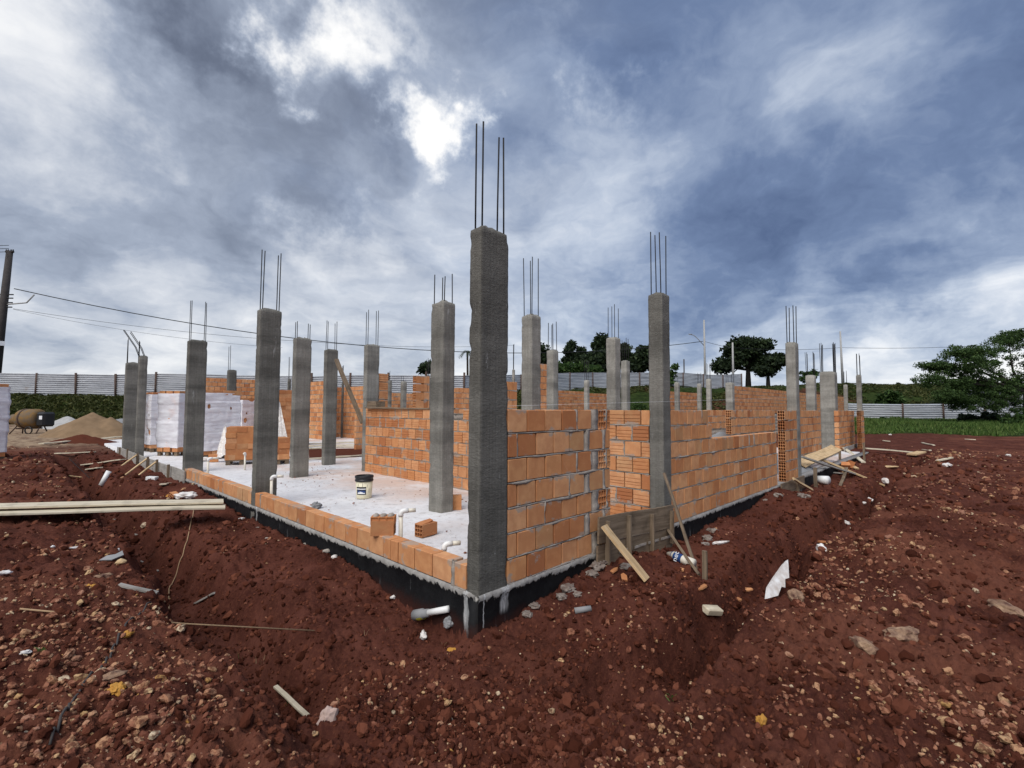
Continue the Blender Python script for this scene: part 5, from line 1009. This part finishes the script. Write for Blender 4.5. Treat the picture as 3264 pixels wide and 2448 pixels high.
c = np.array([0, 0, a1[2]]); obj('lamp_arm', pymesh('lamp_arm', *tube([c+np.array([0, 0, -4.2]), c-e*.9+np.array([0, 0, -3.2]), c-e*1.5+np.array([0, 0, -2.6]), c-e*2.0+np.array([0, 0, -2.35])], .06, 8), True), GREYP, t); obj('lamp_head', pymesh('lamp_head', *tube([c-e*2.0+np.array([0, 0, -2.35]), c-e*2.5+np.array([0, 0, -2.3])], [.10, .07], 8), True), GREYP, t)
t, a2 = pole('pale concrete pole left of the spreading tree', 2335, 76, 1092, .19, .12, POLEC); t, a3 = pole('pale concrete pole between the porch columns on the hill', 2678, 84, 1056, .22, .12, POLEC, -.02); t, a4 = pole('short dark pole behind the centre fence', 2180, 80, 1145, .10, .10, POLED)
def wire(label, pts, sag, r=.035):
    Q = []
    for a, b_ in zip(pts[:-1], pts[1:]):
        for k in np.linspace(0, 1, 25): Q.append(a+(b_-a)*k-np.array([0, 0, 4*sag*k*(1-k)*np.linalg.norm(b_-a)*.01]))
    Q = [Q[0]]+[q for q, p_ in zip(Q[1:], Q[:-1]) if np.linalg.norm(q-p_) > 1e-3]
    return tag(obj('overhead_wire', pymesh('overhead_wire', *tube(np.array(Q)-Q[0], r, 5), True), WIREM, None, Q[0]), label, 'wire', 'overhead wires')
lo = np.array([0, 0, 1.])
wire('thick overhead wire sagging from the dark pole across to the lamp pole', [atD(45, 920, 54), atD(2240, 1088, 78)], 4.6, .05); wire('thin lower overhead wire from the dark pole across the left sky', [atD(42, 984, 54), atD(1000, 1090, 66), atD(1640, 1100, 74)], 1.6, .02); wire('faint lowest overhead wire from the dark pole', [atD(42, 986, 54), atD(900, 1108, 62)], 2.2, .015)
wire('overhead wire from the lamp pole to the pole by the spreading tree', [atD(2244, 1088, 78), atD(2335, 1110, 76)], 1., .03); wire('overhead wire running to the pole on the hill', [atD(2335, 1108, 76), atD(2678, 1108, 84), atD(3300, 1090, 80)], 1.5, .03)
for i, (y0, y1) in enumerate(((782, 782), (792, 794), (802, 806))): wire(('topmost short wire leaving the photo at left', 'middle short wire leaving the photo at left', 'lowest short wire leaving the photo at left')[i], [atD(28, y0, 54), atD(-90, y1, 50)], .5, .03)
# ------------------------------------------------------------------ vegetation
def leaves(C, R, n, size, seed, flat=.0, rand=None):
    """leaf quads: n leaves round each of the clump centres C with radii R"""
    r_ = np.random.default_rng(seed); m_ = len(C); d = r_.normal(0, 1, (m_, n, 3)); d /= np.linalg.norm(d, axis=-1, keepdims=True); d *= r_.random((m_, n, 1))**.45
    P = (C[:, None]+d*R[:, None]).reshape(-1, 3); k = len(P); a = r_.normal(0, 1, (k, 3)); a[:, 2] *= (1-flat); a /= np.linalg.norm(a, axis=1)[:, None]
    b_ = np.cross(a, r_.normal(0, 1, (k, 3))*np.array([1, 1, 1+flat*4])); b_ /= np.linalg.norm(b_, axis=1)[:, None]+1e-6; s = size*r_.uniform(.6, 1.3, (k, 1))
    V = np.stack([P-a*s, P-b_*s*.5, P+a*s, P+b_*s*.5], 1).reshape(-1, 3); return V, np.arange(4*k).reshape(-1, 4)
def tree(name, label, base, blobs, trunk_h, tr, leafm, size, nclump, nleaf, clump, seed, group=None, flat=.0, bark=BARKD, limbs=7, lean=(0, 0)):
    """blobs: (dx, dy, dz, rx, ry, rz) ellipsoids of the crown; clumps of leaves fill them unevenly"""
    r_ = np.random.default_rng(seed); t = thing(name, label, 'tree', base, 0, group)
    tips = []; C = []; 
    for (dx_, dy_, dz_, rx, ry, rz) in blobs:
        d = r_.normal(0, 1, (nclump, 3)); d /= np.linalg.norm(d, axis=1)[:, None]; d *= (r_.random((nclump, 1))**.33)
        C.append(np.array([dx_, dy_, dz_])+d*np.array([rx, ry, rz])); tips.append((dx_, dy_, dz_))
    C = np.concatenate(C); V, F = leaves(C, np.array([[clump, clump, clump*(.75-.4*flat)]])*r_.uniform(.6, 1.35, (len(C), 1)), nleaf, size, seed+1, flat)
    mb = MB(); mb.tube([(0, 0, -.4), (lean[0]*.5, lean[1]*.5, trunk_h*.5), (lean[0], lean[1], trunk_h)], [tr*1.25, tr, tr*.75], 9); obj('trunk', mb.mesh('trunk', True), bark, t); o = None
    mb = MB(); top = np.array([lean[0], lean[1], trunk_h*.95])
    for k in range(limbs):
        e = C[r_.integers(len(C))]; mid = top*.5+e*.5+r_.normal(0, .15, 3)*np.linalg.norm(e-top)*.3; mb.tube([top, mid, e], [tr*.5, tr*.3, tr*.08], 6)
    obj('limbs', mb.mesh('limbs', True), bark, t)
    obj('crown', npmesh('crown', V, F), leafm, t)
    return t
def onhill(px, D): a = atD(px, 1200, D); return np.array([a[0], a[1], gz(a[0], a[1])-.2])
def up(px, py, D, base): a = atD(px, py, D); return a-base
def ptree(name, label, bx_, D, ell, tr, leafm, size, nc, nl, clump, seed, **kw):
    """ell: crown ellipsoids by sight line: x, y, half-width px, half-height px"""
    base = onhill(bx_, D); bl = []
    for (x, y, w, h) in ell: q = up(x, y, D, base); bl.append((q[0], q[1], q[2], w*D/FPX, w*D/FPX, h*D/FPX))
    th = max(1.5, min(b_[2]-b_[5]*.6 for b_ in bl)); return tree(name, label, base, bl, th, tr, leafm, size, nc, nl, clump, seed, **kw)
G1 = 'trees on the hill behind the site'
ptree('spreading_tree', 'broad umbrella-shaped tree on the hill right of the second front column', 2385, 96, [(2372, 1122, 62, 26), (2410, 1105, 40, 18), (2330, 1150, 42, 22), (2420, 1150, 40, 24), (2306, 1168, 20, 12), (2370, 1100, 40, 16)], .5, LEAFD, .42, 26, 70, 1.3, 1, group=G1, limbs=12)
ptree('spreading_tree', 'smaller rounded tree touching the umbrella-shaped one', 2448, 93, [(2455, 1165, 34, 22), (2475, 1150, 24, 15), (2435, 1180, 24, 12)], .35, LEAFD, .38, 26, 55, 1.1, 2, group=G1, limbs=10)
ptree('pine_tree', 'tall dark pine behind the pale inner column', 1918, 102, [(1918, 1088, 14, 14), (1912, 1105, 24, 12), (1925, 1125, 28, 16), (1920, 1150, 32, 18)], .4, LEAFD, .40, 18, 70, 1.2, 3, group=G1)
ptree('pine_tree', 'slender pine left of the tall pines', 1816, 102, [(1820, 1103, 8, 12), (1812, 1120, 18, 10), (1818, 1138, 24, 10), (1806, 1150, 16, 8)], .35, LEAFD, .34, 12, 50, .9, 4, group=G1)
ptree('pine_tree', 'short pine between the slender and the tall pine', 1853, 102, [(1854, 1118, 9, 10), (1852, 1133, 16, 10), (1856, 1150, 22, 12)], .35, LEAFD, .36, 14, 50, 1., 5, group=G1)
ptree('broadleaf_tree', 'wide dark tree mass below the pines', 1880, 98, [(1865, 1158, 40, 20), (1905, 1150, 38, 24), (1930, 1165, 30, 20)], .5, LEAFD, .45, 30, 60, 1.5, 6, group=G1)
ptree('broadleaf_tree', 'dark tree between the first two columns right of the corner column', 1722, 100, [(1720, 1118, 22, 22), (1712, 1145, 26, 22), (1735, 1150, 18, 22)], .5, LEAFD, .42, 26, 60, 1.3, 7, group=G1)
ptree('broadleaf_tree', 'dark round tree just left of the second front column', 2048, 98, [(2045, 1150, 34, 24), (2060, 1128, 26, 20), (2025, 1165, 24, 18)], .5, LEAFD, .45, 28, 60, 1.4, 8, group=G1)
ptree('broadleaf_tree', 'dark tree showing right of the pale inner column', 1988, 100, [(1986, 1118, 18, 16), (1995, 1142, 18, 14), (1985, 1150, 20, 18)], .4, LEAFD, .42, 22, 55, 1.2, 9, group=G1)
ptree('broadleaf_tree', 'low tree top above the fence left of the corner column', 1358, 85, [(1356, 1176, 24, 9), (1370, 1170, 16, 10)], .3, LEAFD, .35, 22, 45, .9, 10, group=G1)
ptree('garden_bush', 'green leafy bush line before the pine group', 1845, 88, [(1810, 1175, 28, 11), (1845, 1178, 30, 10), (1780, 1178, 20, 9), (1890, 1180, 24, 9)], .15, LEAFM, .35, 30, 45, 1., 11, group=G1)
ptree('young_tree', 'small leafy young tree behind the porch columns', 2590, 70, [(2575, 1195, 22, 14), (2560, 1210, 14, 10), (2600, 1190, 14, 10)], .1, LEAFM, .22, 10, 22, .55, 12, group=G1, limbs=9)
ptree('young_tree', 'wispy sapling right of the second front column', 2145, 66, [(2142, 1195, 14, 18), (2138, 1225, 20, 14), (2150, 1170, 6, 10)], .08, LEAFM, .22, 9, 20, .5, 13, group=G1, limbs=10)
# palm
base = onhill(1492, 80); tp = up(1490, 1122, 80, base); t = thing('palm_tree', 'small dark palm beside the corner column', 'tree', base, 0, G1); obj('trunk', pymesh('trunk', *tube([(0, 0, -.3), tp], [.22, .15], 8), True), BARKD, t)
for k in range(15):
    a = k/15*6.28+random.random()*.3; L = random.uniform(1.4, 1.9); ev = random.uniform(-.1, 1.); u = np.linspace(0, 1, 8); c = np.stack([tp[0]+math.cos(a)*L*u, tp[1]+math.sin(a)*L*u, tp[2]+L*(ev*u-(.55+ev)*u*u)], -1); sv_ = np.array([-math.sin(a), math.cos(a), -.25])
    V = []; F = []
    for i in range(1, 8):
        for s in (-1, 1):
            for q in (0, .5):
                b0 = len(V); p_ = c[i-1]+(c[i]-c[i-1])*q; V += [p_, p_+sv_*np.array([s, s, 1])*.45*(1-.6*u[i])+(c[i]-c[i-1])*.6, p_+(c[i]-c[i-1])*.35]; F.append((b0, b0+1, b0+2))
    obj('frond', pymesh('frond', V, F), LEAFD, t)
# acacia at right
D_ = 46.; base = onhill(3270, D_); base[2] = gz(base[0], base[1])-.2; bl = []
for (x, y, w, h) in ((3130, 1120, 70, 20), (3200, 1080, 70, 22), (3080, 1165, 75, 22), (3180, 1150, 80, 30), (3020, 1180, 55, 14), (3060, 1125, 45, 12), (2965, 1163, 38, 8), (2975, 1212, 42, 14), (3070, 1215, 70, 24), (3180, 1215, 80, 28), (3110, 1250, 70, 22), (3250, 1110, 60, 40), (3260, 1070, 40, 16), (3010, 1225, 45, 16), (3300, 1180, 60, 40), (3120, 1285, 60, 26), (3190, 1300, 60, 30), (3050, 1285, 45, 20), (2990, 1262, 40, 14), (3230, 1245, 50, 40)):
    q = up(x, y, D_, base); bl.append((q[0]+random.gauss(0, 1.)*CF[0], q[1]+random.gauss(0, 1.)*CF[1], q[2], w*D_/FPX, w*D_/FPX*1.1, h*D_/FPX*1.35))
tree('acacia_tree', 'large feathery spreading tree overhanging the low fence at right', base, bl, 3.2, .32, LEAFA, .085, 46, 70, .40, 20, flat=.05, limbs=16, lean=(0, 0))
# bushes on bank and by the fence
def bush(label, px, py, D, w, h, mat, seed, size=.2, nc=40, nl=60, group='bushes on the grassy bank'):
    a = atD(px, py, D); b0 = np.array([a[0], a[1], gz(a[0], a[1])]); r_ = np.random.default_rng(seed); rx, rz = w*D/FPX, h*D/FPX
    d = r_.normal(0, 1, (nc, 3)); d /= np.linalg.norm(d, axis=1)[:, None]; d *= r_.random((nc, 1))**.4; d[:, 2] = np.abs(d[:, 2]); C = d*np.array([rx, rx*.8, rz*1.3]); t = thing('bush', label, 'bush', b0, 0, group)
    V, F = leaves(C, np.full((nc, 3), .28*rx)*np.array([1, 1, .8]), nl, size, seed+1, .2); obj('foliage', npmesh('foliage', V, F), mat, t)
    mb = MB()
    for k in range(6): mb.tube([(0, 0, -.2), C[r_.integers(nc)]*.8], [.05, .02], 5)
    obj('stems', mb.mesh('stems', True), BARKD, t)
for i, q in enumerate(((2835, 1262, 68, 48, 44, LEAFM, 'big rounded bush on the bank above the low fence'), (2925, 1255, 66, 60, 30, LEAFO, 'olive bush on the bank right of the big rounded bush'), (2985, 1275, 60, 60, 36, LEAFD, 'dark bush on the bank under the feathery tree'), (3080, 1280, 58, 70, 40, LEAFM, 'wide bush on the bank beneath the feathery tree crown'), (2760, 1275, 64, 30, 20, LEAFO, 'olive bush on the bank right of the last porch column'), (3090, 1345, 50, 34, 22, LEAFD, 'dark bush in front of the low fence, left one'), (3150, 1350, 49, 36, 26, LEAFD, 'dark bush in front of the low fence, right one'), (3235, 1370, 40, 40, 26, LEAFM, 'broad-leaved bush at the right photo edge'), (2812, 1330, 52, 14, 7, LEAFM, 'low bush at the foot of the low fence'), (1970, 1268, 52, 40, 36, LEAFM, 'leafy bush on the bank behind the pale inner columns'), (2040, 1270, 54, 40, 30, LEAFM, 'green bush on the dark bank left of the second front column'), (2340, 1225, 66, 34, 14, LEAFM, 'bush before the fence by the pale far columns'), (1930, 1235, 56, 30, 26, LEAFG, 'bright long-leaved bush below the centre fence'), (2190, 1226, 62, 26, 8, LEAFM, 'spiky low bush under the fence right of the second front column'), (2700, 1213, 84, 12, 6, LEAFM, 'small bush on the hill crest beside the pole'), (2862, 1208, 84, 5, 8, LEAFD, 'lone small shrub on the hill crest'))): bush(q[6], q[0], q[1], q[2], q[3], q[4], q[5], 300+7*i, .14 if q[2] < 60 else .24)
# ground cover on the bank and grass strip
r_ = np.random.default_rng(77); N_ = 60000; lat_ = r_.uniform(-66, 78, N_); ft_, cr_ = np.interp(lat_, LAT, FOOT), np.interp(lat_, LAT, CREST); dep_ = ft_-2+(cr_+3-ft_)*r_.random(N_); XY = np.stack([CAM[0]+dep_*math.cos(YAW)+lat_*math.sin(YAW), CAM[1]+dep_*math.sin(YAW)-lat_*math.cos(YAW)], -1)
keep = fbm(XY[:, 0]*.16, XY[:, 1]*.16, 90., 3) > -.16; XY = XY[keep]; C = np.c_[XY, H(XY[:, 0], XY[:, 1])+.08]; hh = .5+.5*np.clip(fbm(XY[:, 0]*.35, XY[:, 1]*.35, 95., 3)*2, -.8, 1)
a = r_.uniform(0, 6.28, len(C)); s_ = np.stack([np.cos(a), np.sin(a), np.zeros(len(C))], -1)*.16; tip = np.stack([r_.normal(0, .2, len(C)), r_.normal(0, .2, len(C)), .30*hh+.05], -1)
V = np.stack([C-s_, C+s_, C+tip+s_*.2], 1).reshape(-1, 3); tag(obj('bank_grass', npmesh('bank_grass', V, np.arange(len(V)).reshape(-1, 3)), LEAFO), 'rough olive grass covering the bank round the site', 'grass', kind='stuff')
N_ = 60000; lat_ = r_.uniform(17, 62, N_); dep_ = r_.uniform(29.5, 60, N_)**1; XY = np.stack([CAM[0]+dep_*math.cos(YAW)+lat_*math.sin(YAW), CAM[1]+dep_*math.sin(YAW)-lat_*math.cos(YAW)], -1); nn_ = fbm(XY[:, 0]*.3, XY[:, 1]*.3, 20., 4)
ok = (dep_+3*nn_-.04*(lat_-24) > 31) & ((lat_ > dep_*.70) | (dep_ > 60)); XY = XY[ok]; C = np.c_[XY, H(XY[:, 0], XY[:, 1])-.02]; a = r_.uniform(0, 6.28, len(C)); s_ = np.stack([np.cos(a), np.sin(a), np.zeros(len(C))], -1)*.05; hg = (.16+.28*np.clip(fbm(XY[:, 0]*.5, XY[:, 1]*.5, 60., 3)+.3, 0, 1))*r_.uniform(.6, 1.2, len(C)); tip = np.stack([r_.normal(0, .08, len(C)), r_.normal(0, .08, len(C)), hg], -1)
V = np.stack([C-s_, C+s_, C+tip], 1).reshape(-1, 3); tag(obj('meadow_grass', npmesh('meadow_grass', V, np.arange(len(V)).reshape(-1, 3)), LEAFG), 'bright green grass strip beyond the red soil at right', 'grass', kind='stuff')
# grey building at the right edge
p = atD(3300, 1300, 58); t = thing('grey_building', 'plain grey rendered building partly hidden by the feathery tree', 'building', (p[0], p[1], gz(p[0], p[1])-.3), YAW-math.pi/2-.1)
obj('wall', MB().box((-3., 0, 0), (9, 6, 4.6), .02).mesh('wall'), WALLG, t); obj('coping', MB().box((-3.1, -.1, 4.603), (9.1, 6.1, 4.78)).mesh('coping'), POLEC, t); w = obj('window', MB().box((2.5, -.02, 1.6), (4.0, .05, 2.9)).mesh('window'), BLACK, t)
# crumbs on the slab
r_ = np.random.default_rng(12); n_ = 1400; x_, y_ = r_.uniform(.3, 8, n_), r_.uniform(.3, 11, n_); k_ = fbm(x_*.9, y_*.9, 70., 3) > -.05; P_ = np.stack([x_, y_, x_*0], -1)[k_]; V0, F0 = ico(0)
sz = .008*np.exp(r_.normal(0, .5, len(P_))); V = V0[None]*(1+r_.normal(0, .2, (len(P_), 12, 1)))*sz[:, None, None]*np.array([1, .8, .5])+np.c_[P_[:, :2], sz*.35+.004][:, None]
tag(obj('slab_crumbs', npmesh('slab_crumbs', V.reshape(-1, 3), (F0[None]+(np.arange(len(P_))*12)[:, None, None]).reshape(-1, 3)), STONE), 'small brick and mortar crumbs scattered over the floor slab', 'crumbs', kind='stuff')
